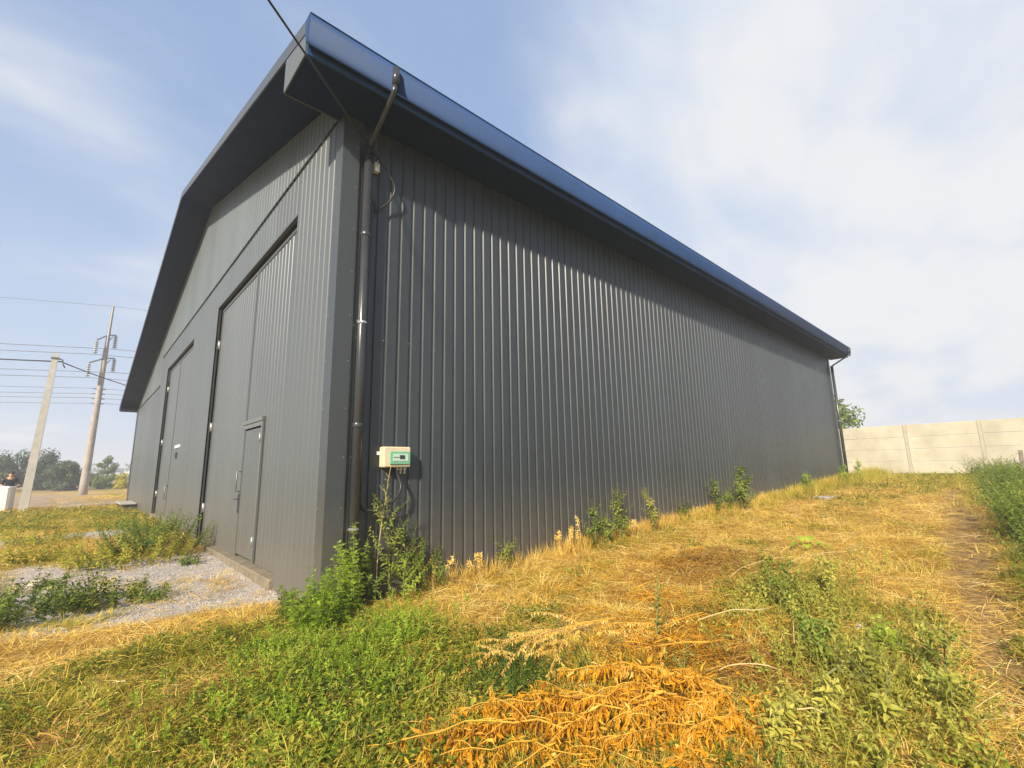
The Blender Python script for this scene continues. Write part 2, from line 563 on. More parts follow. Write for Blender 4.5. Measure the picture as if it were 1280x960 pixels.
def gravel_mask(x, y):
    n = (fbm(x * 1.6, y * 1.6, 41) - .5) * 0.9
    edge_s = np.interp(x, [-4, -2.2, -1.5, -0.8, -0.1, 0.3], [1.9, 1.45, 1.15, 1.15, 0.75, 0.6])
    a = sst(y + n * .6, edge_s - .15, edge_s + .3) * (1 - sst(y + n, 5.2, 6.6)) * sst(x + n * .5, -3.2, -2.4) * (1 - sst(x, 0.1, 0.3))
    b = 0.9 * gauss(x, y, -0.35, -2.75, 0.42, 0.22, 0.3) * (fbm(x * 4, y * 4, 9) > .42)
    c = 1.0 * gauss(x, y, -1.4, 10.2, 2.0, 1.3)
    return np.clip(a + b + c, 0, 1)


def green_frac(x, y):
    """share of living grass against straw"""
    n = fbm(x * 0.9, y * 0.9, 51) - 0.5
    n2 = fbm(x * 3.1, y * 3.1, 57) - 0.5
    g = np.where(x < 0.3, 0.72, 0.16)
    g = 0.62 + (0.24 - 0.62) * sst(x + 0.25 * y, -0.55, 0.45)
    # straw band in front of the gravel
    band = (1 - sst(np.abs(y - (0.75 - 0.10 * (x + 1.5))), 0.25, 0.75)) * (1 - sst(x, -0.7, 0.0))
    g = g - 0.60 * band
    g = g - 0.40 * gauss(x, y, -2.5, 0.2, 0.5, 0.7)
    g = g + 0.65 * gauss(x, y, 0.15, -1.35, 0.9, 0.42, 0.75) + 0.5 * gauss(x, y, -0.4, -0.9, 0.6, 0.6)
    g = g + 0.6 * gauss(x, y, 1.9, -4.45, 1.1, 0.5) + 0.30 * gauss(x, y, 3.0, -3.5, 1.0, 0.45, 0.2)
    g = g + 0.50 * sst(-y, 4.75, 5.15) * sst(x, 1.5, 3.0)
    g = g + 0.26 * sst(x, 7, 18) + 0.22 * gauss(x, y, 6, -0.6, 4, 0.4)
    g = g + 0.25 * sst(x, 20, 26)
    # left: green strip, dry strip beyond
    lf = 1 - sst(x, -0.5, 0.5)
    g = g + lf * (0.62 * sst(y, 10.5, 12.5) * (1 - sst(y, 20, 24)) + .2 * gauss(x, y, -1.2, 5.5, 1.2, 1.0) - 0.75 * gauss(x, y, -2.2, 7.7, 0.9, 0.8) - 0.55 * sst(y, 30, 45))
    return np.clip(g + n * 1.15 + n2 * 0.6, 0.02, 0.97)


def road_mask(x, y):
    n = 3 * (fbm(x * .15, y * .15, 61) - .5)
    return sst(y + 0.25 * x + n, 24, 28) * (1 - sst(y + 0.25 * x + n * 2, 46, 58)) * (1 - sst(x, 4, 10)) * (1 - 0.9 * gauss(x, y, 0.3, 44, 2.6, 9))


def brown_mask(x, y):
    return np.clip(gauss(x, y, 4.2, -2.35, 0.75, 0.45) * 1.1 + 0.8 * gauss(x, y, 1.35, -3.65, 0.28, 0.6, 0.5) + 0.4 * gauss(x, y, -1.5, -1.35, 0.5, 0.25), 0, 1)


def build_ground():
    n = 380
    cx_, cy_ = 0.8, -2.4

    def ax(c, lo, hi):
        a = 2.0
        t = np.linspace(math.asinh((lo - c) / a), math.asinh((hi - c) / a), n)
        return c + a * np.sinh(t)
    xs, ys = ax(cx_, -1600, 1600), ax(cy_, -1600, 1600)
    X, Y = np.meshgrid(xs, ys)
    Zg = height(X, Y)
    v = np.stack([X.ravel(), Y.ravel(), Zg.ravel()], 1)
    i = np.arange(n * n).reshape(n, n)
    f = np.stack([i[:-1, :-1].ravel(), i[:-1, 1:].ravel(), i[1:, 1:].ravel(), i[1:, :-1].ravel()], 1)
    me = bpy.data.meshes.new('ground')
    me.vertices.add(len(v))
    me.vertices.foreach_set('co', v.ravel())
    me.loops.add(f.size)
    me.loops.foreach_set('vertex_index', f.ravel())
    me.polygons.add(len(f))
    me.polygons.foreach_set('loop_start', np.arange(0, f.size, 4))
    me.polygons.foreach_set('loop_total', np.full(len(f), 4))
    me.polygons.foreach_set('use_smooth', np.ones(len(f), bool))
    me.update()
    x, y = v[:, 0], v[:, 1]
    g = green_frac(x, y)[:, None]
    c = np.array([0.46, 0.31, 0.085]) * (1 - g) + np.array([0.20, 0.17, 0.03]) * g
    br = brown_mask(x, y)[:, None]
    c = c * (1 - br) + np.array([0.16, 0.09, 0.045]) * br
    gm = gravel_mask(x, y)[:, None]
    c = c * (1 - gm) + np.array([0.40, 0.36, 0.335]) * gm
    pm = path_mask(x, y)[:, None]
    c = c * (1 - pm) + np.array([0.25, 0.155, 0.065]) * pm
    rm = road_mask(x, y)[:, None]
    c = c * (1 - rm) + np.array([0.33, 0.25, 0.19]) * rm
    far = (sst(y, 52, 70) * (1 - sst(x, 5, 20)))[:, None] * 0.7
    c = c * (1 - far) + np.array([0.24, 0.185, 0.11]) * far
    at = me.color_attributes.new('soil', 'FLOAT_COLOR', 'POINT')
    at.data.foreach_set('color', np.concatenate([c, np.ones((len(c), 1))], 1).ravel().astype(np.float32))
    mt, nt, out = newmat('field_soil')
    b = nt.nodes.new('ShaderNodeBsdfPrincipled')
    a = N(nt, 'ShaderNodeAttribute', attribute_name='soil')
    ge = nt.nodes.new('ShaderNodeNewGeometry')
    nz = N(nt, 'ShaderNodeTexNoise', ins={'Scale': 14.0, 'Detail': 9.0, 'Roughness': 0.72})
    L(nt, ge.outputs['Position'], nz.inputs['Vector'])
    nl = N(nt, 'ShaderNodeTexNoise', ins={'Scale': 0.55, 'Detail': 6.0, 'Roughness': 0.65})
    L(nt, ge.outputs['Position'], nl.inputs['Vector'])
    k = RAMP(nt, nz.outputs[0], [(0.25, (0.45, 0.45, 0.45)), (0.75, (1.5, 1.5, 1.5))])
    k2 = RAMP(nt, nl.outputs[0], [(0.3, (0.75, 0.78, 0.75)), (0.7, (1.25, 1.2, 1.15))])
    cc = MIX(nt, 1.0, MIX(nt, 1.0, a.outputs['Color'], k, 'MULTIPLY'), k2, 'MULTIPLY')
    L(nt, cc, b.inputs['Base Color'])
    b.inputs['Roughness'].default_value = 0.95
    b.inputs['Specular IOR Level'].default_value = 0.15
    bp = N(nt, 'ShaderNodeBump', ins={'Strength': 0.7, 'Distance': 0.03})
    L(nt, nz.outputs[0], bp.inputs['Height'])
    L(nt, bp.outputs[0], b.inputs['Normal'])
    L(nt, b.outputs[0], out.inputs[0])
    me.materials.append(mt)
    link('ground', me, kind='structure')


build_ground()


def gz(x, y):
    return float(height(np.array([x]), np.array([y]))[0])


# ------------------------------------------------------------------ warehouse
WT = 5.95            # eave wall top, near side
WT_FAR = 4.87        # wall top, far side
LEN, WID = 21.4, 26.0
RY, RZ = 9.6, 9.21   # ridge
EY, EZ = -0.62, 6.35 # near eave edge of the roof skin
FY, FZ = 27.2, 5.10  # far eave edge
VX = -0.70           # verge plane


def roof_z(y):
    return EZ + (RZ - EZ) * (y - EY) / (RY - EY) if y < RY else RZ + (FZ - RZ) * (y - RY) / (FY - RY)


wh = thing('warehouse', 'dark grey ribbed sheet metal warehouse with tall double gates and wide eaves', 'warehouse')

PITCH, GRV, DEP = 0.1767, 0.040, 0.017


def ribbed(mb, axis, u0, u1, zb, ztop, plane, pitch=PITCH, grv=GRV, dep=DEP, split=None):
    """sheet of proud flats and narrow grooves; zb and ztop may be functions of u; outward is -x (axis y) or -y (axis x)"""
    zbf = zb if callable(zb) else (lambda u: zb)
    ztf = ztop if callable(ztop) else (lambda u: ztop)
    prof = [(u0, 0.0)]
    k = 0
    while True:
        c = u0 + (k + 0.5) * pitch
        if c + grv * .5 + 0.012 > u1:
            break
        if c - grv * .5 - 0.012 > u0:
            prof += [(c - grv * .5 - 0.006, 0), (c - grv * .5 + 0.005, dep), (c + grv * .5 - 0.005, dep), (c + grv * .5 + 0.006, 0)]
        k += 1
    prof.append((u1, 0.0))
    vs = []
    for u, d in prof:
        for z in (zbf(u), ztf(u)):
            vs.append((u, plane + d, z) if axis == 'x' else (plane + d, u, z))
    fs = []
    for i in range(len(prof) - 1):
        q = (2 * i, 2 * i + 2, 2 * i + 3, 2 * i + 1)
        fs.append(q if axis == 'x' else q[::-1])
    # returned edge at both ends gives the sheet its thickness
    t = 0.03
    for i in (0, len(prof) - 1):
        u = prof[i][0]
        b = len(vs)
        for z in (zbf(u), ztf(u)):
            vs.append((u, plane + t, z) if axis == 'x' else (plane + t, u, z))
        fs.append((2 * i, 2 * i + 1, b + 1, b))
    mb.idx(vs, fs)


# side wall: twenty sheets side by side
SH = PITCH * 6
x = 0.20
first = None
k = 0
while x < LEN - 0.15:
    x1 = min(x + SH, LEN - 0.12)
    full = abs(x1 - x - SH) < 1e-6
    if full and first is not None:
        o = link('wall_sheet', first, wh)
        o.location = (x - 0.20, (k % 2) * 0.0015, 0)
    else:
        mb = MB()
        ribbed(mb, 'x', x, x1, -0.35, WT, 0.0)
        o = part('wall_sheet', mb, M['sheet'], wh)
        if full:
            first = o.data
    x = x1
    k += 1

# gable wall: sheets round the two gate openings, and the upper cladding
G1 = (1.65, 7.05, 0.10, 5.29)
G2 = (10.12, 15.30, 0.20, 5.24)
BAND, BAND_FAR, STEP = 6.00, 4.86, 17.05


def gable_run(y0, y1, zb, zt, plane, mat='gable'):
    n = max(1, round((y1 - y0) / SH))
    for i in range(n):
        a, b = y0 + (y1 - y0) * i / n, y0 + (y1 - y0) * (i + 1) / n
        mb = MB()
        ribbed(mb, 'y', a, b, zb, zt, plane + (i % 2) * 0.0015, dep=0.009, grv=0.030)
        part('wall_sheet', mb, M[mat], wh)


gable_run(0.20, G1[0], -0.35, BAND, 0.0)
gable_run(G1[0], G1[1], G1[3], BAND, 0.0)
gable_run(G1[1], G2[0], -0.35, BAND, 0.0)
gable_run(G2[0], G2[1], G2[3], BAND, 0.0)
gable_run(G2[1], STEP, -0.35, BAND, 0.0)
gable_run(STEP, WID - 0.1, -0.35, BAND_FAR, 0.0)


def und(y):
    return roof_z(y) - 0.19


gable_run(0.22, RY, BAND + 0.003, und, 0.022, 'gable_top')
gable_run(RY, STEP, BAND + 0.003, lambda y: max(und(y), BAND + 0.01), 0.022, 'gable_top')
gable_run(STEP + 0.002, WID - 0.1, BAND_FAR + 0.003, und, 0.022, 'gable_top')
# drip flashing between the two claddings
mb = MB()
mb.box(-0.026, 0.02, 0.02, STEP, BAND - 0.006, BAND + 0.012)
for i in range(int(STEP / PITCH)):
    yy = 0.2 + i * PITCH
    mb.box(-0.018, -0.002, yy - 0.014, yy + 0.014, BAND - 0.03, BAND - 0.0065)
part('drip_flashing', mb, M['trim'], wh)
mb = MB()
mb.box(-0.03, 0.02, STEP + 0.01, WID - 0.02, BAND_FAR - 0.012, BAND_FAR + 0.018)
part('drip_flashing', mb, M['trim'], wh)

# plain hidden walls behind the cladding
mb = MB()
mb.box(0.06, 0.14, 0.16, G1[0], -0.3, 5.9)
mb.box(0.06, 0.14, G1[1], G2[0], -0.3, 5.9)
mb.box(0.06, 0.14, G2[1], WID - 0.2, -0.3, 4.8)
mb.box(0.06, 0.14, G1[0] + .001, G1[1] - .001, G1[3], 5.88)
mb.box(0.06, 0.14, G2[0] + .001, G2[1] - .001, G2[3], 5.88)
mb.box(0.14, LEN - 0.1, 0.06, 0.14, -0.3, WT - 0.02)
part('inner_wall', mb, M['dark'], wh)
mb = MB()
ribbed(mb, 'x', 0.1, LEN - 0.1, -0.35, WT_FAR, WID)
part('rear_wall', mb, M['sheet'], wh)
mb = MB()
mb.box(LEN - 0.14, LEN - 0.06, 0.1, WID - 0.1, -0.2, 4.85)
for i in range(25):
    y0 = 0.3 + i
    mb.face([(LEN - .1, y0, 4.85), (LEN - .1, y0 + 1, 4.85), (LEN - .1, y0 + 1, roof_z(y0 + 1) - .2), (LEN - .1, y0, roof_z(y0) - .2)])
part('end_wall', mb, M['sheet'], wh)

# corner flashings with screws
mb = MB()
mb.prism([(-0.022, -0.022), (0.2, -0.022), (0.2, -0.018), (0.235, 0.0), (0.2, 0.004), (-0.0, 0.002), (0.002, 0.2), (0.0, 0.235), (-0.018, 0.2), (-0.022, 0.2)], 'z', -0.3, WT - 0.004)
part('corner_trim', mb, M['trim'], wh)
mb = MB()
mb.prism([(LEN - 0.16, -0.02), (LEN + 0.02, -0.02), (LEN + 0.02, 0.16), (LEN, 0.16), (LEN, 0.0), (LEN - 0.16, 0.0)], 'z', -0.3, WT - 0.004)
part('corner_trim', mb, M['trim'], wh)
mb = MB()
mb.prism([(-0.02, WID - 0.14), (0.0, WID - 0.14), (0.0, WID), (0.14, WID), (0.14, WID + 0.02), (-0.02, WID + 0.02)], 'z', -0.3, WT_FAR - 0.004)
part('corner_trim', mb, M['trim'], wh)
smb = MB()
smb.tube([(0, 0, 0), (0, 0, 0.007)], [0.007, 0.005], 6)
sme = smb.mesh('screw', M['zinc'])


def screw(xx, yy, zz, ax):
    o = link('screw', sme, wh, (xx, yy, zz))
    o.rotation_euler = (R(90), 0, 0) if ax == 'y' else (0, R(-90), 0)


for i in range(10):
    screw(0.165, -0.021, 0.5 + i * 0.56, 'y')
    screw(-0.021, 0.165, 0.5 + i * 0.56, 'x')
for i in range(3):
    screw(0.265 + i * PITCH * 2, 0.0, 3.05 + 0.02 * (i % 3), 'y')
    screw(0.265 + i * PITCH * 2, 0.0, 1.62 + 0.02 * (i % 2), 'y')

# roof skin
X0R, X1R = VX + 0.01, LEN + 0.6
mb = MB()
mb.prism([(EY, EZ - 0.004), (RY, RZ - 0.004), (RY, RZ - 0.09), (EY, EZ - 0.09)], 'x', X0R, X1R)
part('roof', mb, M['trim'], wh)
mb = MB()
mb.prism([(RY + .001, RZ - 0.004), (FY, FZ - 0.004), (FY, FZ - 0.09), (RY + .001, RZ - 0.09)], 'x', X0R, X1R)
part('roof', mb, M['trim'], wh)
# verge trims
for (ya, yb) in ((EY, RY), (RY + 0.002, FY)):
    for xa in (VX - 0.012, X1R):
        mb = MB()
        za, zb_ = roof_z(ya), roof_z(yb)
        mb.prism([(ya, za + 0.015), (yb, zb_ + 0.015), (yb, zb_ - 0.16), (ya, za - 0.16)], 'x', xa, xa + 0.02)
        mb.prism([(ya, za + 0.02), (yb, zb_ + 0.02), (yb, zb_ + 0.005), (ya, za + 0.005)], 'x', xa + 0.0205, xa + 0.12)
        part('verge_trim', mb, M['trim'], wh)
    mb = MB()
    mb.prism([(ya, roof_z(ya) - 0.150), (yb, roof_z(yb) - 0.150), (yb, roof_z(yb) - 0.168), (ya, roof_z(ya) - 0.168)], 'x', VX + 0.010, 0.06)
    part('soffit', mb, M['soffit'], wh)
# ridge cap
mb = MB()
mb.prism([(RY - 0.2, roof_z(RY - .2) + 0.022), (RY, RZ + 0.03), (RY + 0.2, roof_z(RY + .2) + 0.022), (RY, RZ + 0.01)], 'x', X0R, X1R)
part('ridge_cap', mb, M['trim'], wh)
# boxed eave: soffit, fascia and end plate
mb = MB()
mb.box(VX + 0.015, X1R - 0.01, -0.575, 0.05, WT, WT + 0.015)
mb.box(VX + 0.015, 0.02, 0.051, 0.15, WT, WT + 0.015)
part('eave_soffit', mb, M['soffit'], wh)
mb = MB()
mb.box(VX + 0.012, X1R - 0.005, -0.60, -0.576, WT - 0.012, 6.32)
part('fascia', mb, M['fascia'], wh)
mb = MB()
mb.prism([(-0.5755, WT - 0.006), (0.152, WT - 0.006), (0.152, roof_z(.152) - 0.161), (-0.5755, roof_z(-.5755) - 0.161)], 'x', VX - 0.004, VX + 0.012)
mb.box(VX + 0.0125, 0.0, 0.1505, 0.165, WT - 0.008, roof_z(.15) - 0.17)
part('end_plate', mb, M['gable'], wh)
# far eave box
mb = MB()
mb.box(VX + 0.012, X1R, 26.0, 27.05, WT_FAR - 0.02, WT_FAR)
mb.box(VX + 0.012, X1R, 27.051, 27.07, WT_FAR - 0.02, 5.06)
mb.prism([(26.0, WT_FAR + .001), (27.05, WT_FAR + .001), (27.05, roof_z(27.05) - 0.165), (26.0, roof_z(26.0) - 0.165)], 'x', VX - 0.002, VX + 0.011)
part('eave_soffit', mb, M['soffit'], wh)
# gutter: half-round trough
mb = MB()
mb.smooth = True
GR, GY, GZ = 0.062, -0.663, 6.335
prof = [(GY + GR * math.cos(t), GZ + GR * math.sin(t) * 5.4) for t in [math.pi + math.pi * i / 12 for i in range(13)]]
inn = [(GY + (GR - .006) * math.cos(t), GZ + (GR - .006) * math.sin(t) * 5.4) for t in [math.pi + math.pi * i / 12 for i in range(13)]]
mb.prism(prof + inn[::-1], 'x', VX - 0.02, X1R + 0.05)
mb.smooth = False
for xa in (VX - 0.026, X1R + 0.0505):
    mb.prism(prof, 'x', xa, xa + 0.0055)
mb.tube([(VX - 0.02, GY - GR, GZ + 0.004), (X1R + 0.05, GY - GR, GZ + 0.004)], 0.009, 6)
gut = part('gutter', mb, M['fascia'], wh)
# downpipes
def downpipe(xc, xw, zfoot):
    mb = MB()
    mb.smooth = True
    mb.tube([(xc, GY - 0.07, 6.28), (xc, GY - 0.07, 6.06)], 0.042, 14)
    mb.tube([(xc, GY - 0.07, 6.075), (xc, GY - 0.03, 5.98), (xw, -0.16, 5.60), (xw, -0.12, 5.55)], [0.034, 0.031, 0.031, 0.034], 12)
    mb.tube([(xw, -0.10, 5.575), (xw, -0.10, zfoot)], 0.055, 18)
    d = part('downpipe', mb, M['pipe'], wh)
    for z in (1.98, 4.35):
        mb = MB()
        mb.smooth = True
        mb.tube([(xw, -0.10, z - .03), (xw, -0.10, z - .022), (xw, -0.10, z + 0.022), (xw, -0.10, z + .03)], [.056, .061, .061, .056], 18)
        part('collar', mb, M['pipe'], d)
    for z in (0.82, 3.2):
        mb = MB()
        mb.tube([(xw, -0.10, z), (xw, -0.10, z + 0.025)], 0.0585, 16)
        mb.box(xw - 0.012, xw + 0.012, -0.05, 0.002, z, z + 0.025)
        mb.box(xw - 0.09, xw - 0.05, -0.155, -0.148, z + .006, z + 0.018)
        part('pipe_bracket', mb, M['zinc'], d)


downpipe(0.30, 0.285, 0.08)
downpipe(LEN + 0.28, LEN - 0.02, 0.72)
# far pipe top shoe
# cable anchor
# gates
def gate(G, seam, depth, door):
    y0, y1, z0, z1 = G
    xg = depth
    fr = MB()                      # reveal round the opening
    fr.box(0.004, xg + 0.03, y1 - 0.0, y1 + 0.05, z0 - 0.2, z1 + 0.05)
    fr.box(0.004, xg + 0.03, y0 - 0.05, y0, z0 - 0.2, z1 + 0.05)
    fr.box(0.004, xg + 0.03, y0 + .001, y1 - .001, z1 + .001, z1 + 0.05)
    part('gate_frame', fr, M['trim'], wh)
    bk = MB()
    bk.box(xg + 0.05, xg + 0.06, y0, y1, z0 - .1, z1)
    part('gate_back', bk, M['dark'], wh)
    leaves = []
    for (a, b) in ((y0 + 0.02, seam - 0.012), (seam + 0.012, y1 - 0.045)):
        mb = MB()
        if door and a < seam - 0.1:
            da, db, dz = door
            ribbed(mb, 'y', a, da, z0, z1 - 0.05, xg, dep=0.012, grv=0.03)
            ribbed(mb, 'y', da + .001, b, dz, z1 - 0.05, xg, dep=0.012, grv=0.03)
        else:
            ribbed(mb, 'y', a, b, z0, z1 - 0.05, xg, dep=0.012, grv=0.03)
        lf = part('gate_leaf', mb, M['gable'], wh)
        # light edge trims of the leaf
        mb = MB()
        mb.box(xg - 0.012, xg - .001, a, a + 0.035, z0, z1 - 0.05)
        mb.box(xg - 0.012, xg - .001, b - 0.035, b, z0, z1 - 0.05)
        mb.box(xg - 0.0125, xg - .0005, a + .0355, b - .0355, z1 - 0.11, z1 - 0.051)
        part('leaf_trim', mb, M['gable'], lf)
        hy = a - 0.01 if a < seam - .1 else b + 0.01
        for hz in (z0 + 0.55, z0 + 2.3, z0 + 4.2):
            mb = MB()
            mb.smooth = True
            mb.tube([(xg - 0.03, hy, hz), (xg - 0.03, hy, hz + 0.2)], 0.02, 8)
            mb.smooth = False
            mb.box(xg - 0.02, xg - 0.012, hy - 0.05, hy + 0.05, hz + 0.02, hz + 0.18)
            part('hinge', mb, M['zinc'], lf)
        leaves.append(lf)
    return leaves


lv = gate(G1, 4.09, 0.10, (2.93, 4.09, 2.33))
lf = lv[0]
# wicket door in the right leaf
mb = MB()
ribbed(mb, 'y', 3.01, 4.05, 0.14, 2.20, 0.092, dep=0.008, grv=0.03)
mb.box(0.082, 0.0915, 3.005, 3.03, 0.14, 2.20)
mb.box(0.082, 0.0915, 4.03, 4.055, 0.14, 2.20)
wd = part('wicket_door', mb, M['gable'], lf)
mb = MB()
mb.box(0.066, 0.098, 2.925, 2.995, 0.12, 2.30)
mb.box(0.066, 0.098, 2.9955, 4.075, 2.225, 2.30)
mb.box(0.05, 0.098, 2.915, 4.10, 2.301, 2.365)
part('door_frame', mb, M['frame_metal'], lf)
mb = MB()
mb.box(0.094, 0.099, 2.905, 2.9245, 0.12, 2.36)
part('door_gap', mb, M['dark'], lf)
mb = MB()
mb.box(0.094, 0.099, 4.0565, 4.10, 0.12, 2.22)
part('door_gap', mb, M['dark'], lf)
mb = MB()
mb.smooth = True
mb.tube([(0.09, 4.12, 1.16), (0.03, 4.12, 1.16), (0.03, 4.12, 1.50), (0.09, 4.12, 1.50)], 0.012, 8)
part('handle', mb, M['steel'], lf)
mb = MB()
mb.box(0.07, 0.0945, 4.065, 4.125, 0.80, 1.12)
mb.smooth = True
mb.tube([(0.075, 4.10, 1.03), (0.03, 4.10, 1.03), (0.03, 4.22, 1.03)], 0.010, 8)
part('lock', mb, M['black_plastic'], lf)
for hz in (0.35, 1.95):
    mb = MB()
    mb.smooth = True
    mb.tube([(0.06, 3.0, hz), (0.06, 3.0, hz + 0.15)], 0.015, 8)
    part('hinge', mb, M['zinc'], lf)
lv2 = gate(G2, 12.96, 0.10, None)
mb = MB()
mb.box(0.075, 0.098, 11.3, 12.2, 2.26, 2.34)
part('letter_plate', mb, M['white_plastic'], lv2[0])
mb = MB()
mb.box(0.06, 0.098, 11.75, 11.9, 1.96, 2.12)
part('lock', mb, M['black_plastic'], lv2[0])
mb = MB()
mb.smooth = True
mb.tube([(0.09, 12.9, 0.75), (0.03, 12.9, 0.75), (0.03, 12.9, 1.15), (0.09, 12.9, 1.15)], 0.014, 8)
part('handle', mb, M['steel'], lv2[0])
# tan plinth under the gates
mb = MB()
mb.box(-0.05, 0.2, G1[0] + .004, G1[1] - .02, -0.3, 0.095, 0.012)
part('plinth', mb, M['concrete'], wh)
mb = MB()
mb.box(-0.03, 0.2, G2[0] + .004, G2[1] - .02, -0.3, 0.195, 0.012)
part('plinth', mb, M['concrete'], wh)

# ------------------------------------------------------------------ meter box
bx = thing('breaker_box', 'small beige breaker box with green tinted window on the ribbed side wall', 'electrical box', (0.79, 0.0, 1.50))
mb = MB()
mb.box(-0.18, 0.18, -0.125, -0.004, 0.0, 0.245, 0.012)
part('body', mb, M['beige'], bx)
mb = MB()
mb.box(-0.105, 0.168, -0.142, -0.1255, 0.035, 0.19, 0.006)
cv = part('window', mb, M['green_cover'], bx)
mb = MB()
mb.box(-0.07, 0.135, -0.146, -0.1425, 0.075, 0.16)
part('inner_panel', mb, M['pale_panel'], cv)
mb = MB()
mb.box(0.02, 0.085, -0.151, -0.1465, 0.10, 0.145)
part('breaker', mb, M['black_plastic'], cv)
mb = MB()
mb.box(-0.065, 0.015, -0.1485, -0.1465, 0.115, 0.124)
part('window_slot', mb, M['steel'], cv)
for gx in (0.03, 0.08, 0.135):
    mb = MB()
    mb.smooth = True
    mb.tube([(gx, -0.06, -0.001), (gx, -0.06, -0.03), (gx, -0.06, -0.031), (gx, -0.06, -0.075)], [0.018, 0.018, 0.011, 0.010], 10)
    part('cable_gland', mb, M['white_plastic'], bx)
mb = MB()
mb.box(-0.215, -0.18, -0.02, -0.004, 0.15, 0.19)
part('bracket', mb, M['white_plastic'], bx)


def smooth_curve(pts, n=8):
    """Catmull-Rom"""
    P = [Vector(p) for p in pts]
    P = [P[0] * 2 - P[1]] + P + [P[-1] * 2 - P[-2]]
    out = []
    for i in range(1, len(P) - 2):
        a, b, c, d = P[i - 1:i + 3]
        for k in range(n):
            t = k / n
            out.append(0.5 * ((2 * b) + (c - a) * t + (2 * a - 5 * b + 4 * c - d) * t * t + (3 * b - a - 3 * c + d) * t ** 3))
    out.append(P[-2])
    return out


mb = MB()
mb.smooth = True
mb.tube(smooth_curve([(0.79, -0.06, 1.50), (0.83, -0.09, 1.38), (0.84, -0.13, 1.25), (0.74, -0.15, 1.12), (0.58, -0.12, 1.03), (0.44, -0.06, 1.02), (0.385, -0.03, 1.08)]), 0.016, 8)
tag(part('power_cable', mb, M['cable'], None), 'thick black cable looping below the beige breaker box to the downpipe', 'cable')

# overhead service cable and its wall anchor
an = thing('cable_anchor', 'small pale cable anchor on the side wall beside the downpipe top', 'cable anchor', (0.42, 0, 5.30))
mb = MB()
mb.box(-0.035, 0.035, -0.07, -0.002, 0.0, 0.13, 0.006)
part('clamp', mb, M['white_plastic'], an)
mb = MB()
mb.smooth = True
mb.tube([(0, -0.02, 0.13), (0, -0.09, 0.15), (-0.02, -0.12, 0.12), (-0.01, -0.10, 0.07)], 0.008, 6)
part('hook', mb, M['zinc'], an)
SERVICE_FAR = (-30.2, -21.6, 8.7)
mb = MB()
mb.smooth = True
A = Vector((0.42, -0.10, 5.44))
B = Vector(SERVICE_FAR)
pts = [A.lerp(B, t) for t in [i / 24 for i in range(25)]]
mb.tube(pts, 0.011, 6)
tag(part('service_cable', mb, M['cable'], None), 'black service cable running from the wall anchor up past the roof corner', 'cable')
mb = MB()
mb.smooth = True
mb.tube(smooth_curve([(0.36, -0.19, 5.72), (0.33, -0.19, 5.60), (0.42, -0.14, 5.44), (0.56, -0.12, 5.30), (0.65, -0.12, 5.12), (0.60, -0.08, 4.94), (0.45, -0.04, 4.76), (0.385, -0.03, 4.6), (0.375, -0.03, 1.06)]), 0.014, 8)
tag(part('drop_cable', mb, M['cable'], None), 'black cable looping from the wall anchor down behind the downpipe', 'cable')

# ------------------------------------------------------------------ step at the far end of the gable
st = thing('metal_step', 'low grey metal step against the far end of the gable wall', 'step', (-0.02, 21.5, 0))
mb = MB()
mb.box(-0.55, -0.01, -1.3, 1.3, 0.30, 0.36, 0.01)
part('tread', mb, M['slab'], st)
for yy in (-1.2, 1.12):
    mb = MB()
    mb.box(-0.5, -0.03, yy, yy + 0.08, gz(-0.3, 21.5) - 0.05, 0.299)
    part('leg', mb, M['trim'], st)

# ------------------------------------------------------------------ concrete fence
FX = 27.0
fe = thing('concrete_fence', 'pale cream concrete panel fence closing the yard behind the warehouse', 'fence', (FX, 0, 0))
BAY, Y0F = 2.55, -1.42
pm = [None] * 4
for b in range(-5, 8):
    ya = Y0F + b * BAY
    if b > 4:
        continue
    gp = gz(FX, ya)
    mb = MB()
    mb.box(-0.046, 0.09, ya - 0.065, ya + 0.065, 0.35, 3.235, 0.015)
    part('post', mb, M['fence_post'], fe)
    for r_ in range(4):
        mb = MB()
        z0 = 0.93 + r_ * 0.573 + rnd.uniform(-.004, .004)
        off = rnd.uniform(-0.006, 0.006)
        mb.box(-0.035 + off, 0.035 + off, ya + 0.068, ya + BAY - 0.068, z0, z0 + 0.567, 0.010)
        part('panel', mb, M['fence'], fe)
mb = MB()
mb.box(-0.046, 0.09, Y0F + 5 * BAY - 0.065, Y0F + 5 * BAY + 0.065, 0.35, 3.235, 0.015)
part('post', mb, M['fence_post'], fe)

# stake in the weeds on the right
mb = MB()
gx, gy = 19.5, -5.05
mb.box(-0.06, 0.06, -0.05, 0.05, -0.2, 1.15, 0.01)
o = part('wooden_stake', mb, M['wood'], None, (gx, gy, gz(gx, gy)))
o.rotation_euler = (R(3), R(-3), 0)
tag(o, 'grey wooden stake standing in the weeds before the concrete fence', 'stake')

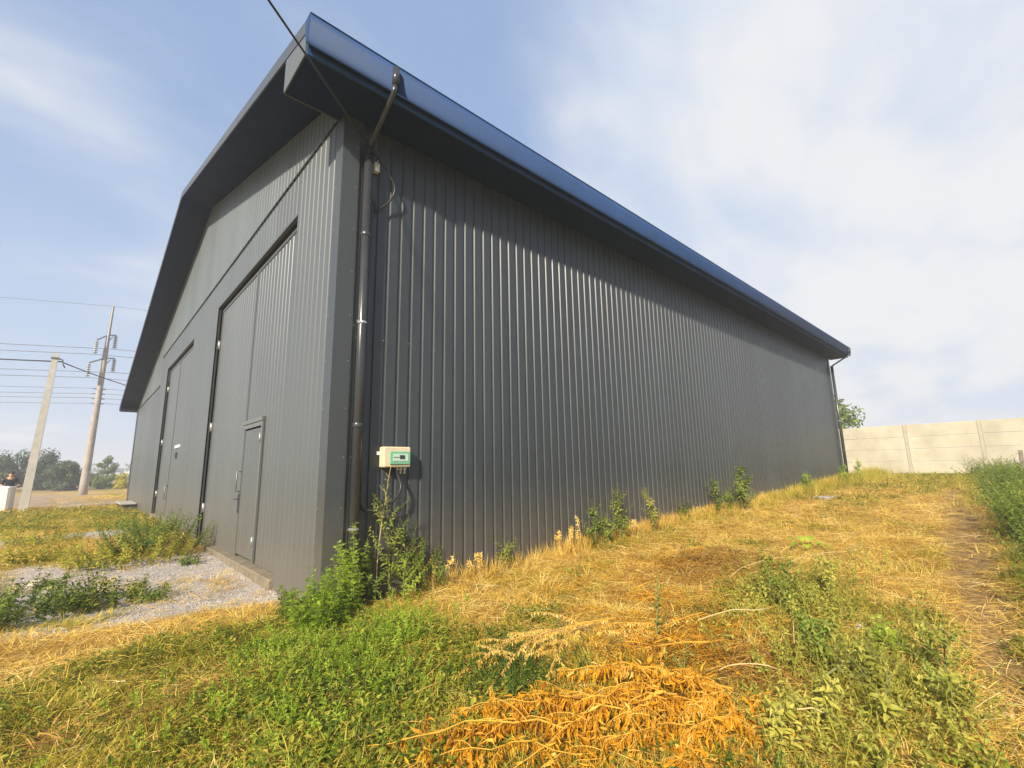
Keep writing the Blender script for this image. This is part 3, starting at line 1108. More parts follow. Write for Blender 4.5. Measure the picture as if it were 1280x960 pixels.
# ------------------------------------------------------------------ poles and wires
WD = Vector((0.956, -0.293, 0)).normalized()
P2 = Vector((-1.45, 48.3, gz(-1.45, 48.3)))
pl = thing('power_pole', 'tall weathered concrete power pole with crossarms and hanging insulators', 'utility pole', P2)
mb = MB()
mb.smooth = True
LEAN = Vector((0.28, 0, 0))
mb.tube([(0, 0, -0.5), (0.02, 0, 1), (0.19, 0, 12.4), (0.2, 0, 12.45)], [0.30, 0.29, 0.18, 0.18], 12)
part('pole_shaft', mb, M['pole_old'], pl)
mb = MB()
mb.tube([(0.19, 0, 12.4), (0.22, 0, 14.2), (0.27, 0, 16.5)], [0.16, 0.12, 0.09], 8)
part('pole_top', mb, M['steel'], pl)
ACROSS = Vector((0.86, 0.5, 0)).normalized()     # the crossarms as they stand
HANG = []
for (zz, dl, dr) in ((14.0, 0.82, 0.62), (11.9, 1.15, 0.75)):
    c = Vector((0.2, 0, zz - 0.3))
    a, b = c - ACROSS * dl + Vector((0, 0, -0.55)), c + ACROSS * dr + Vector((0, 0, 0.25))
    mb = MB()
    mb.tube([a, c + Vector((0, 0, 0.1)), b], 0.06, 6)
    mb.tube([c + Vector((0, 0, -0.6)), c + ACROSS * dr * .6 + Vector((0, 0, 0.05))], 0.035, 6)
    arm = part('crossarm', mb, M['steel'], pl)
    for e in (a, b):
        mb = MB()
        prof = []
        for k in range(6):
            z_ = -0.1 - k * 0.19
            prof += [(z_, 0.06), (z_ - 0.05, 0.17), (z_ - 0.10, 0.15), (z_ - 0.14, 0.06)]
        mb.smooth = True
        mb.tube([(e.x, e.y, e.z)] + [(e.x, e.y, e.z + q[0]) for q in prof], [0.03] + [q[1] for q in prof], 10)
        part('insulator', mb, M['glass_ins'], pl)
        HANG.append(P2 + e + Vector((0, 0, -1.28)))
mb = MB()
for k in range(4):
    zz = 8.9 - k * 0.42
    mb.box(-0.30, 0.55, -0.06, 0.06, zz, zz + 0.07)
part('bracket', mb, M['steel'], pl)

P1 = Vector((-3.54, 23.8, gz(-3.54, 23.8)))
p1 = thing('utility_pole', 'shorter pale concrete utility pole with tapered square shaft by the road', 'utility pole', P1)
mb = MB()
vs = []
for (z_, h_, ox) in ((-0.4, 0.155, -0.01), (6.95, 0.10, 0.25)):
    for (sx, sy) in ((-1, -1), (1, -1), (1, 1), (-1, 1)):
        vs.append((ox + sx * h_, sy * h_, z_))
mb.idx(vs, [(3, 2, 1, 0), (4, 5, 6, 7), (0, 1, 5, 4), (1, 2, 6, 5), (2, 3, 7, 6), (3, 0, 4, 7)])
part('pole_shaft', mb, M['pole'], p1)
mb = MB()
mb.box(0.11, 0.39, -0.14, 0.14, 6.72, 6.78)
mb.smooth = True
mb.tube([(0.37, 0, 6.75), (0.50, -0.02, 6.70), (0.52, -0.02, 6.52), (0.60, -0.02, 6.35)], 0.025, 6)
part('hook_bracket', mb, M['steel'], p1)


def wire(a, b, sag, rad, label, mat='wire', n=28):
    mb = MB()
    a, b = Vector(a), Vector(b)
    mb.smooth = True
    mb.tube([a.lerp(b, i / n) - Vector((0, 0, sag * 4 * (i / n) * (1 - i / n))) for i in range(n + 1)], rad, 5)
    tag(part('overhead_wire', mb, M[mat], None), label, 'wire', 'overhead wires on the left')


def wires_through(p, rad, label, sag=0.7):
    mb = MB()
    pts = []
    for s in (-1, 1):
        for i in range(1, 15):
            t = i / 14 * 42
            pts.append((s * t, p + WD * s * t - Vector((0, 0, sag * 4 * (i / 28) * (1 - i / 28)))))
    pts.append((0, p))
    pts.sort(key=lambda q: q[0])
    mb.smooth = True
    mb.tube([q[1] for q in pts], rad, 5)
    tag(part('overhead_wire', mb, M['wire'], None), label, 'wire', 'overhead wires on the left')


wires_through(P2 + Vector((0.27, 0, 16.5)), 0.014, 'thin earth wire over the very top of the tall power pole')
for p_, lb in zip(HANG, ('wire under the upper left insulator of the tall power pole', 'wire under the upper right insulator of the tall power pole',
                         'wire under the lower left insulator of the tall power pole', 'wire under the lower right insulator of the tall power pole')):
    wires_through(p_, 0.024, lb)
for k, lb in enumerate(('highest of the four low wires on the shaft brackets', 'second of the four low wires on the shaft brackets',
                        'third of the four low wires on the shaft brackets', 'lowest of the four low wires on the shaft brackets')):
    wires_through(P2 + Vector((0.5 if k % 2 else -0.28, 0, 8.98 - 0.42 * k)), 0.018, lb)
hk = P1 + Vector((0.45, 0, 6.62))
wire(P1 + Vector((-25, 8, 6.9)), hk, 0.25, 0.030, 'thick dark cable arriving at the short concrete pole', 'cable')
wire(hk, (3.5, 40, 7.6), 0.25, 0.026, 'dark cable leaving the short concrete pole towards the warehouse', 'cable')

# ------------------------------------------------------------------ trees beyond


def tree(name, label, loc, h, rad, mat, crown_lo=0.15, leaves=2600, size=0.3, group=None, squash=1.0, seed=1, cat='tree', clumps=16):
    r_ = random.Random(seed)
    t = thing(name, label, cat, loc, 0, group)
    mb = MB()
    mb.smooth = True
    mb.tube([(0, 0, -0.3), (0.05 * h / 6, 0, h * .3), (0.0, 0.03 * h, h * 0.8)], [0.03 * h, 0.022 * h, 0.006 * h], 7)
    cl = []
    for i in range(clumps):
        a = r_.uniform(0, 6.283)
        zz = r_.uniform(crown_lo, 0.93)
        env = math.sin(math.pi * min(1, max(0.05, (zz - crown_lo + .12) / (1.18 - crown_lo)))) ** 0.7
        q = rad * env * r_.uniform(0.25, 0.95)
        c = Vector((math.cos(a) * q, math.sin(a) * q, zz * h))
        cl.append((c, rad * r_.uniform(0.22, 0.42)))
        mb.tube([(0.02 * h / 6, 0, h * max(.12, zz - .25)), c * 0.6 + Vector((0, 0, zz * h * 0.36)), c], [0.008 * h, 0.006 * h, 0.002 * h], 5)
    part('trunk', mb, M['bark'], t)
    mb = MB()
    for i in range(leaves):
        c, q = cl[i % len(cl)]
        d = Vector((r_.gauss(0, 1), r_.gauss(0, 1), r_.gauss(0, 0.8)))
        d.normalize()
        p_ = c + d * q * (r_.random() ** 0.35)
        p_.z = max(p_.z, 0.02 * h)
        n_ = (d + Vector((r_.gauss(0, .6), r_.gauss(0, .6), r_.gauss(0, .6) + .4))).normalized()
        a = n_.orthogonal().normalized()
        a = Matrix.Rotation(r_.uniform(0, 6.28), 3, n_) @ a
        b = n_.cross(a)
        s_ = size * r_.uniform(0.6, 1.3)
        mb.face([p_ - a * s_, p_ + b * s_ * .45, p_ + a * s_, p_ - b * s_ * .45])
    part('crown', mb, M[mat], t)
    return t


def gp(x_, y_):
    return (x_, y_, gz(x_, y_))


TG = 'trees beyond the dirt road'
tree('leafy_tree', 'broad dark green tree behind the person at the picture edge', gp(-9.4, 76), 3.7, 3.6, 'tree', 0.08, 9000, 0.15, TG, seed=3, clumps=24)
tree('leafy_tree', 'dark green tree rising behind the short concrete pole', gp(-5.6, 75), 4.5, 2.7, 'tree', 0.08, 8500, 0.15, TG, seed=4, clumps=22)
tree('leafy_tree', 'low rounded dark tree standing between the two poles', gp(-2.9, 68), 3.0, 2.0, 'tree', 0.05, 6500, 0.14, TG, seed=5, clumps=20)
tree('bush', 'small dark bush just left of the tall power pole', gp(-0.9, 84), 2.0, 1.8, 'tree', 0.05, 3200, 0.15, TG, seed=6, cat='bush', clumps=12)
tree('young_tree', 'slender pale green young tree right of the tall power pole', gp(1.1, 80), 4.3, 1.3, 'tree_light', 0.1, 2200, 0.13, TG, seed=8, clumps=14)
tree('shrub', 'yellow flowering shrub beside the far corner of the warehouse', gp(2.35, 66), 1.7, 1.5, 'yellow_fl', 0.05, 2800, 0.12, TG, seed=9, cat='shrub', clumps=14)
tree('shrub', 'low yellow green shrub at the foot of the pale young tree', gp(0.8, 72), 1.5, 1.6, 'tree_light', 0.05, 2600, 0.12, TG, seed=10, cat='shrub', clumps=12)
tree('leafy_tree', 'leafy tree rising above the concrete fence behind the warehouse', gp(37.0, 4.4), 5.6, 3.0, 'tree_light', 0.2, 6500, 0.16, None, seed=12, clumps=34)
# far tree line on the horizon
mb = MB()
for i in range(2600):
    yy = 300 + rnd.uniform(-8, 8)
    xx = rnd.uniform(-140, 140)
    hh = 5.0 + 2.6 * math.sin(xx * 0.11) + 1.8 * math.sin(xx * 0.31 + 1)
    zz = rnd.uniform(0, max(1.5, hh))
    s_ = rnd.uniform(0.7, 1.5)
    a = Vector((rnd.gauss(0, 1), rnd.gauss(0, 1), rnd.gauss(0, 1))).normalized()
    b = a.orthogonal().normalized()
    p_ = Vector((xx, yy, zz))
    mb.face([p_ - a * s_, p_ + b * s_ * .6, p_ + a * s_, p_ - b * s_ * .6])
o = part('treeline', mb, M['tree'], None)
o['kind'] = 'stuff'

sg = thing('notice_board', 'tiny white notice board beyond the yellow shrub by the warehouse corner', 'sign', gp(3.75, 86))
mb = MB()
mb.box(-0.5, 0.5, -0.03, 0.03, 1.2, 2.0, 0.01)
part('board', mb, M['white_block'], sg)
for s_ in (-0.4, 0.34):
    mb = MB()
    mb.box(s_, s_ + 0.06, 0.031, 0.09, -0.2, 1.9)
    part('post', mb, M['wood'], sg)

# slabs on the left
def slab(name, label, cx_, cy_, sx, sy, rz, hh=0.14):
    mb = MB()
    mb.box(-sx, sx, -sy, sy, -0.1, hh, 0.025)
    o = part(name, mb, M['slab'], None, (cx_, cy_, gz(cx_, cy_)))
    o.rotation_euler = (0, 0, rz)
    return tag(o, label, 'slab')


slab('concrete_slab', 'long low concrete slab lying past the green grass strip', -1.0, 25.6, 1.5, 0.5, R(10))
slab('concrete_slab', 'grey concrete slab in the grass at the left edge', -3.6, 9.6, 0.8, 1.0, R(15), 0.06)
slab('concrete_slab', 'weedy broken concrete slab between the two weed clumps', -1.4, 10.3, 0.8, 0.7, R(8), 0.05)

# white block and the person
mb = MB()
mb.box(-0.42, 0.42, -0.35, 0.35, -0.1, 1.12, 0.06)
o = part('white_block', mb, M['white_block'], None, gp(-4.36, 24.4))
o.rotation_euler = (0, 0, R(-12))
tag(o, 'white painted concrete block standing in front of the person', 'block')


def person(loc, rz):
    t = thing('person', 'person in a dark shirt standing behind the white block', 'person', loc, rz)
    J = {'pelvis': (0, 0, .95), 'spine': (0, .01, 1.15), 'chest': (0, 0, 1.36), 'neck': (0, -.01, 1.50), 'head': (0, -.03, 1.58), 'crown': (0, -.03, 1.70),
         'sl': (-.18, 0, 1.42), 'el': (-.27, -.05, 1.16), 'wl': (-.16, -.25, 1.07), 'hl': (-.12, -.33, 1.06),
         'sr': (.18, 0, 1.42), 'er': (.29, -.04, 1.16), 'wr': (.20, -.25, 1.10), 'hr': (.16, -.33, 1.10),
         'pl': (-.09, 0, .90), 'kl': (-.11, -.03, .50), 'al': (-.12, .02, .09), 'tl': (-.13, -.14, .04),
         'pr': (.09, 0, .90), 'kr': (.12, -.03, .50), 'ar': (.13, .02, .09), 'tr': (.15, -.14, .04)}
    rad = {'pelvis': .15, 'spine': .13, 'chest': .155, 'neck': .06, 'head': .088, 'crown': .075, 'sl': .065, 'el': .046, 'wl': .032, 'hl': .036,
           'sr': .065, 'er': .046, 'wr': .032, 'hr': .036, 'pl': .095, 'kl': .062, 'al': .045, 'tl': .04, 'pr': .095, 'kr': .062, 'ar': .045, 'tr': .04}
    E = ['pelvis spine', 'spine chest', 'chest neck', 'neck head', 'head crown', 'chest sl', 'sl el', 'el wl', 'wl hl', 'chest sr', 'sr er', 'er wr', 'wr hr',
         'pelvis pl', 'pl kl', 'kl al', 'al tl', 'pelvis pr', 'pr kr', 'kr ar', 'ar tr']
    names = list(J)
    fing = []
    for side, hx in (('l', 1), ('r', -1)):
        h = Vector(J['h' + side])
        for k in range(4):
            n0 = 'f%s%d' % (side, k)
            b = h + Vector((-0.03 + 0.02 * k, -0.03, 0.0))
            J[n0] = tuple(b)
            rad[n0] = .010
            J[n0 + 'b'] = tuple(b + Vector((0, -0.045 - .006 * (1 if k in (1, 2) else 0), -0.015)))
            rad[n0 + 'b'] = .008
            E += ['h%s %s' % (side, n0), n0 + ' ' + n0 + 'b']
        n0 = 'th' + side
        J[n0] = tuple(h + Vector((0.045 * hx, -0.02, 0.0)))
        rad[n0] = .011
        E.append('h%s %s' % (side, n0))
    names = list(J)

    def grow(sel, scale, nm, mat):
        ix = {n_: i for i, n_ in enumerate(sel)}
        me = bpy.data.meshes.new(nm)
        me.from_pydata([J[n_] for n_ in sel], [(ix[a], ix[b]) for a, b in (e.split() for e in E) if a in ix and b in ix], [])
        o = link(nm, me, t)
        md = o.modifiers.new('skin', 'SKIN')
        for i, n_ in enumerate(sel):
            me.skin_vertices[0].data[i].radius = (rad[n_] * scale, rad[n_] * scale * (0.8 if n_ in ('chest', 'spine', 'pelvis') else 1))
            me.skin_vertices[0].data[i].use_root = (i == 0)
        o.modifiers.new('sub', 'SUBSURF').levels = 2
        o.modifiers['sub'].render_levels = 2
        me.materials.append(M[mat])
        dg = bpy.context.evaluated_depsgraph_get()
        nm_ = bpy.data.meshes.new_from_object(o.evaluated_get(dg))
        o.modifiers.clear()
        o.data = nm_
        for q in nm_.polygons:
            q.use_smooth = True
        if not nm_.materials:
            nm_.materials.append(M[mat])
        return o
    grow(names, 1.0, 'body', 'skin')
    grow(['chest', 'spine', 'pelvis', 'sl', 'sr', 'el', 'er'], 1.14, 'shirt', 'shirt')
    grow(['pelvis', 'pl', 'kl', 'al', 'pr', 'kr', 'ar'], 1.18, 'trousers', 'trousers')
    mb = MB()
    mb.smooth = True
    for i in range(8):
        for j in range(4):
            def sp(a, b):
                th, ph = 2 * math.pi * a / 8, math.pi * 0.5 * b / 4
                return Vector((0.098 * math.cos(th) * math.cos(ph), -0.015 + 0.112 * math.sin(th) * math.cos(ph), 1.655 + 0.105 * math.sin(ph)))
            mb.face([sp(i, j), sp(i + 1, j), sp(i + 1, j + 1), sp(i, j + 1)])
    part('hair', mb, M['hair'], t)
    mb = MB()
    mb.smooth = True
    mb.tube([(0, -0.115, 1.625), (0, -0.142, 1.595), (0, -0.118, 1.58)], [0.010, 0.016, 0.010], 6)
    for s_ in (-1, 1):
        mb.tube([(s_ * .088, -.03, 1.575), (s_ * .098, -.025, 1.605), (s_ * .092, -.02, 1.64)], [.010, .016, .012], 6)
    part('face_features', mb, M['skin'], t)
    mb = MB()
    for s_ in (-1, 1):
        mb.box(s_ * .035 - .012, s_ * .035 + .012, -.122, -.108, 1.612, 1.624)
    mb.box(-.025, .025, -.122, -.105, 1.548, 1.556)
    part('eyes_and_mouth', mb, M['hair'], t)


person(gp(-4.14, 25.3), R(8))

# ------------------------------------------------------------------ plants
UP = Vector((0, 0, 1))


def rdir(r_, zlo=-0.2, zhi=0.6):
    a = r_.uniform(0, 6.2832)
    z = r_.uniform(zlo, zhi)
    q = math.sqrt(max(0, 1 - z * z))
    return Vector((math.cos(a) * q, math.sin(a) * q, z))


def put_leaves(mb, pts, r_, step, ln, wd, spread=1.0, t0=0.1, t1=1.0, taper=0.5, droop=0.0):
    """leaves spiralling up a path"""
    tot = sum((pts[i + 1] - pts[i]).length for i in range(len(pts) - 1))
    n = max(2, int(tot * (t1 - t0) / step))
    ang = r_.uniform(0, 6.28)
    for k in range(n):
        t = t0 + (t1 - t0) * k / n
        f = t * (len(pts) - 1)
        i = min(int(f), len(pts) - 2)
        p_ = pts[i].lerp(pts[i + 1], f - i)
        d = (pts[i + 1] - pts[i]).normalized()
        ang += 2.4 + r_.uniform(-.4, .4)
        a = d.orthogonal().normalized()
        sd = Matrix.Rotation(ang, 3, d) @ a
        ld = (sd * spread + d * r_.uniform(0.2, 0.8) + Vector((0, 0, -droop * r_.uniform(0.4, 1.3)))).normalized()
        s_ = (1 - taper * t) * r_.uniform(0.7, 1.25)
        mb.leaf(p_, ld, d, ln * s_, wd * s_, r_.uniform(0.1, 0.8), r_.uniform(0.1, 0.5))


def stem_path(p, d, ln, r_, seg=6, wob=0.08, grav=0.0):
    pts = [Vector(p)]
    d = Vector(d).normalized()
    for i in range(seg):
        d = (d + Vector((r_.uniform(-wob, wob), r_.uniform(-wob, wob), r_.uniform(-wob, wob) * .5 - grav))).normalized()
        pts.append(pts[-1] + d * (ln / seg))
    return pts


def tall_weed(name, label, x_, y_, h, mat='walled', seed=1, branches=7, leaf=0.06, spikes=True, lean=(0, 0), dens=0.02, group='tall weeds along the wall', width=0.35, bare=0.08, stem='stem', cat='weed', thick=1.0):
    r_ = random.Random(seed)
    t = thing(name, label, cat, (x_, y_, gz(x_, y_) - 0.02), 0, group)
    ms, ml = MB(), MB()
    main = stem_path((0, 0, 0), (lean[0], lean[1], 1), h, r_, 8, 0.06)
    ms.tube(main, [0.0065 * thick * (0.6 + h) * (1 - 0.8 * i / 8) + 0.0012 for i in range(9)], 5)
    put_leaves(ml, main, r_, dens, leaf, leaf * 0.42, 1.0, bare, 1.0)
    for b in range(branches):
        t_ = bare + (0.85 - bare) * (b + r_.random()) / branches
        i = min(int(t_ * 8), 7)
        p_ = main[i].lerp(main[i + 1], t_ * 8 - i)
        a = r_.uniform(0, 6.28)
        ln = width * (1.15 - 0.8 * t_) * r_.uniform(0.6, 1.2)
        br = stem_path(p_, (math.cos(a), math.sin(a), r_.uniform(0.7, 1.6)), ln, r_, 4, 0.12)
        ms.tube(br, [0.003, 0.0026, 0.002, 0.0016, 0.001], 4)
        put_leaves(ml, br, r_, dens * 0.9, leaf * 0.85, leaf * 0.36, 1.0, 0.15, 1.0)
        if spikes and t_ > 0.45:
            tip = br[-1]
            put_leaves(ml, stem_path(tip, (r_.uniform(-.3, .3), r_.uniform(-.3, .3), 1), 0.09, r_, 3, .1), r_, 0.006, 0.016, 0.010, 0.6, 0, 1, 0.3)
    if spikes:
        for k in range(5):
            put_leaves(ml, stem_path(main[-1 - (k % 2)], (r_.uniform(-.5, .5), r_.uniform(-.5, .5), 1), 0.11, r_, 3, .1), r_, 0.005, 0.018, 0.010, 0.6, 0, 1, 0.3)
    part('stem', ms, M[stem], t)
    part('leaves', ml, M[mat], t)['kind'] = 'stuff'
    return t


def feather_weed(name, label, x_, y_, h, rad, mat='bright', seed=1, stems=14, group=None, cat='weed'):
    """bushy weed with finely cut leaves"""
    r_ = random.Random(seed)
    t = thing(name, label, cat, (x_, y_, gz(x_, y_) - 0.02), 0, group)
    ms, ml = MB(), MB()
    for s_ in range(stems):
        a = r_.uniform(0, 6.28)
        q = rad * math.sqrt(r_.random())
        sp = q * 0.35
        hh = h * r_.uniform(0.55, 1.0) * (1 - 0.35 * (q / rad) ** 2)
        main = stem_path((math.cos(a) * sp, math.sin(a) * sp, 0), (math.cos(a) * (q - sp) / h, math.sin(a) * (q - sp) / h, 1), hh, r_, 6, 0.06)
        ms.tube(main, [0.004 * (1 - .7 * i / 6) + .001 for i in range(7)], 4)
        n = int(hh / 0.024)
        ang = r_.uniform(0, 6.28)
        for k in range(n):
            tt = 0.12 + 0.88 * k / n
            i = min(int(tt * 6), 5)
            p_ = main[i].lerp(main[i + 1], tt * 6 - i)
            ang += 2.4
            ld = Vector((math.cos(ang), math.sin(ang), r_.uniform(0.15, 0.8))).normalized()
            ln = r_.uniform(0.07, 0.13) * (1.15 - 0.6 * tt)
            # pinnate: a rachis with paired leaflets
            sd = ld.cross(UP).normalized()
            nn = sd.cross(ld)
            for j in range(4):
                pp = p_ + ld * ln * (0.25 + 0.22 * j) - UP * ln * 0.08 * j
                w_ = ln * (0.50 - 0.08 * j)
                for sgn in (-1, 1):
                    e = (sd * sgn + ld * 0.7 + nn * r_.uniform(-.6, .6)).normalized()
                    o_ = (ld * .8 + nn * r_.uniform(-.7, .7)) * w_ * 0.24
                    ml.face([pp - o_, pp + e * w_ * .55 - o_ * 1.1, pp + e * w_, pp + e * w_ * .5 + o_ * 1.2])
            ml.face([p_, p_ + ld * ln * .7 + sd * .004, p_ + ld * ln, p_ + ld * ln * .7 - sd * .004])
    part('stem', ms, M['stem'], t)
    part('leaves', ml, M[mat], t)['kind'] = 'stuff'
    return t


def dead_stalk(name, label, p0, az, ln, seed=1, rise=0.15, mat='orange', leaf=0.055, dens=0.012, group=None, sub=7, stem='dry_stem', grav=0.05, cat='dead weed'):
    """a withered stalk lying over, its leaves hanging"""
    r_ = random.Random(seed)
    x_, y_, dz = p0
    t = thing(name, label, cat, (x_, y_, gz(x_, y_) + dz), 0, group)
    ms, ml = MB(), MB()
    d = Vector((math.cos(az), math.sin(az), rise))
    main = stem_path((0, 0, 0), d, ln, r_, 9, 0.06, grav)
    base = gz(x_, y_) + dz
    for q in main:
        lo = gz(x_ + q.x, y_ + q.y) - base + 0.05
        if q.z < lo:
            q.z = lo
    ms.tube(main, [0.006 * (1 - .75 * i / 9) + .0015 for i in range(10)], 5)

    def hang(path, st, l_):
        n = max(2, int(sum((path[i + 1] - path[i]).length for i in range(len(path) - 1)) / st))
        for k in range(n):
            tt = 0.08 + 0.92 * k / n
            f = tt * (len(path) - 1)
            i = min(int(f), len(path) - 2)
            p_ = path[i].lerp(path[i + 1], f - i)
            ld = Vector((r_.gauss(0, .38), r_.gauss(0, .38), -1 + r_.uniform(0, .7))).normalized()
            ml.leaf(p_, ld, rdir(r_), l_ * r_.uniform(.6, 1.3), l_ * r_.uniform(.16, .3), r_.uniform(-.6, .9), r_.uniform(.2, .9))
    hang(main, dens, leaf)
    for b in range(sub):
        tt = 0.15 + 0.8 * (b + r_.random()) / sub
        i = min(int(tt * 9), 8)
        p_ = main[i].lerp(main[i + 1], tt * 9 - i)
        a = az + r_.choice((-1, 1)) * r_.uniform(0.4, 1.1)
        br = stem_path(p_, (math.cos(a), math.sin(a), r_.uniform(0.0, 0.7)), ln * r_.uniform(.2, .42), r_, 5, .1, 0.14)
        ms.tube(br, [.003, .0026, .002, .0016, .0012, .0008], 4)
        hang(br, dens * 0.8, leaf * 0.85)
    part('stalk', ms, M[stem], t)
    part('leaves', ml, M[mat], t)['kind'] = 'stuff'
    return t
#PLANTS
# ------------------------------------------------------------------ scattered ground cover
def scatter(name, protos, pos, rot, scl, mat):
    """one stuff object: prototype clumps instanced on points"""
    src = bpy.data.collections.new(name + '_clumps')
    for i, mb in enumerate(protos):
        me = mb.mesh(name + '_clump', mat)
        src.objects.link(bpy.data.objects.new(name + '_clump', me))
    me = bpy.data.meshes.new(name)
    me.vertices.add(len(pos))
    me.vertices.foreach_set('co', np.asarray(pos, np.float32).ravel())
    a = me.attributes.new('rot', 'FLOAT_VECTOR', 'POINT')
    a.data.foreach_set('vector', np.asarray(rot, np.float32).ravel())
    a = me.attributes.new('scl', 'FLOAT', 'POINT')
    a.data.foreach_set('value', np.asarray(scl, np.float32))
    a = me.attributes.new('pick', 'INT', 'POINT')
    a.data.foreach_set('value', npr.integers(0, len(protos), len(pos)).astype(np.int32))
    me.materials.append(mat)
    o = link(name, me, kind='stuff')
    ng = bpy.data.node_groups.new(name + '_scatter', 'GeometryNodeTree')
    ng.interface.new_socket('Geometry', in_out='INPUT', socket_type='NodeSocketGeometry')
    ng.interface.new_socket('Geometry', in_out='OUTPUT', socket_type='NodeSocketGeometry')
    gi, go = ng.nodes.new('NodeGroupInput'), ng.nodes.new('NodeGroupOutput')
    ip = ng.nodes.new('GeometryNodeInstanceOnPoints')
    ci = ng.nodes.new('GeometryNodeCollectionInfo')
    ci.inputs['Collection'].default_value = src
    ci.inputs['Separate Children'].default_value = True
    ci.inputs['Reset Children'].default_value = True

    def attr(nm, ty):
        n = ng.nodes.new('GeometryNodeInputNamedAttribute')
        n.data_type = ty
        n.inputs['Name'].default_value = nm
        return n.outputs['Attribute']
    ip.inputs['Pick Instance'].default_value = True
    ng.links.new(gi.outputs[0], ip.inputs['Points'])
    ng.links.new(ci.outputs[0], ip.inputs['Instance'])
    ng.links.new(attr('pick', 'INT'), ip.inputs['Instance Index'])
    e2r = ng.nodes.new('FunctionNodeEulerToRotation')
    ng.links.new(attr('rot', 'FLOAT_VECTOR'), e2r.inputs[0])
    ng.links.new(e2r.outputs[0], ip.inputs['Rotation'])
    ng.links.new(attr('scl', 'FLOAT'), ip.inputs['Scale'])
    ng.links.new(ip.outputs[0], go.inputs[0])
    md = o.modifiers.new('scatter', 'NODES')
    md.node_group = ng
    return o


CX, CY = -2.05, -5.27


def candidates(n, r0, r1, pw, half=66):
    """points round the viewer's side of the yard, thinning with distance as r**-pw per area"""
    u = npr.random(n)
    k = 2 - pw
    if abs(k) < 1e-6:
        r = r0 * (r1 / r0) ** u
    else:
        r = (r0 ** k + u * (r1 ** k - r0 ** k)) ** (1 / k)
    a = R(47.3) + R(half) * (npr.random(n) * 2 - 1)
    return CX + r * np.cos(a), CY + r * np.sin(a), r


def free(x, y):
    inside = (x > -0.03) & (x < LEN + .1) & (y > -0.05) & (y < WID + .3)
    plinth = (x > -0.08) & (y > 1.6) & (y < 15.4)
    return (~inside) & (~plinth) & (x < FX - 0.12)


def keep(x, y, r, prob):
    ok = free(x, y) & (npr.random(len(x)) < prob)
    return x[ok], y[ok], r[ok]


def place(x, y, r, smin, smax, grow=9.0, tilt=0.15, gmax=3.0, dz=-0.005):
    n = len(x)
    pos = np.stack([x, y, height(x, y) + dz], 1)
    rot = np.stack([npr.normal(0, tilt, n), npr.normal(0, tilt, n), npr.random(n) * 6.2832], 1)
    scl = npr.uniform(smin, smax, n) * np.clip(r / grow, 1, gmax) ** 0.8
    return pos, rot, scl


def tuft(seed, n, rad, ln, wd, zmin, zmax, droop, seg=3):
    r_ = random.Random(seed)
    mb = MB()
    for i in range(n):
        a = r_.uniform(0, 6.28)
        q = rad * math.sqrt(r_.random())
        b = a + r_.uniform(-1.2, 1.2)
        z = r_.uniform(zmin, zmax)
        d = Vector((math.cos(b), math.sin(b), z))
        side = Vector((-math.sin(b), math.cos(b), r_.uniform(-.4, .4))).normalized()
        mb.blade((math.cos(a) * q, math.sin(a) * q, 0), d, side, ln * r_.uniform(.5, 1.15), wd * r_.uniform(.7, 1.3), droop * r_.uniform(.3, 1.4), seg)
    return mb


def litter(seed, n, rad, ln, wd):
    """straws lying across each other"""
    r_ = random.Random(seed)
    mb = MB()
    az = r_.uniform(0, 6.28)
    for i in range(n):
        a = r_.uniform(0, 6.28)
        q = rad * math.sqrt(r_.random())
        b = az + r_.gauss(0, 0.8)
        p_ = Vector((math.cos(a) * q, math.sin(a) * q, r_.uniform(0.005, 0.05)))
        d = Vector((math.cos(b), math.sin(b), r_.uniform(-.05, 0.28)))
        side = Vector((-math.sin(b), math.cos(b), r_.uniform(-.6, .6))).normalized()
        l_ = ln * r_.uniform(.4, 1.2)
        mb.blade(p_ - d * l_ * .5 * r_.random(), d, side, l_, wd * r_.uniform(.6, 1.4), r_.uniform(0.02, 0.2), 3)
    return mb


def rosette(seed, n, rad, ln, h):
    """low broad-leaved weed"""
    r_ = random.Random(seed)
    mb = MB()
    for i in range(n):
        a = r_.uniform(0, 6.28)
        q = rad * math.sqrt(r_.random())
        p_ = Vector((math.cos(a) * q, math.sin(a) * q, h * r_.uniform(0.15, 1.0) * (1 - .5 * q / rad)))
        b = a + r_.gauss(0, .7)
        d = Vector((math.cos(b), math.sin(b), r_.uniform(-.1, .7)))
        mb.leaf(p_, d, UP, ln * r_.uniform(.6, 1.3), ln * r_.uniform(.35, .55), r_.uniform(0, .8), r_.uniform(.1, .5))
        mb.blade(p_ * 0.35, (p_ * 0.65), Vector((-math.sin(a), math.cos(a), 0)), (p_ * 0.65).length, 0.004, 0.0, 2)
    return mb


def sprig(seed, h, n, ln, stems=4, lobed=True):
    """upright leafy sprigs"""
    r_ = random.Random(seed)
    mb = MB()
    for s_ in range(stems):
        a = r_.uniform(0, 6.28)
        main = stem_path((math.cos(a) * .04, math.sin(a) * .04, 0), (math.cos(a) * .5, math.sin(a) * .5, 1), h * r_.uniform(.6, 1.05), r_, 5, .12)
        mb.tube(main, [.0035, .003, .0026, .002, .0016, .001], 3)
        put_leaves(mb, main, r_, h / n, ln, ln * .45, 1.0, .12, 1.0, .45)
    return mb


def living(x, y):
    return (1 - gravel_mask(x, y) * (1 - .5 * sst(fbm(x * 2.3, y * 2.3, 83), .52, .68))) * (1 - path_mask(x, y)) * (1 - road_mask(x, y))


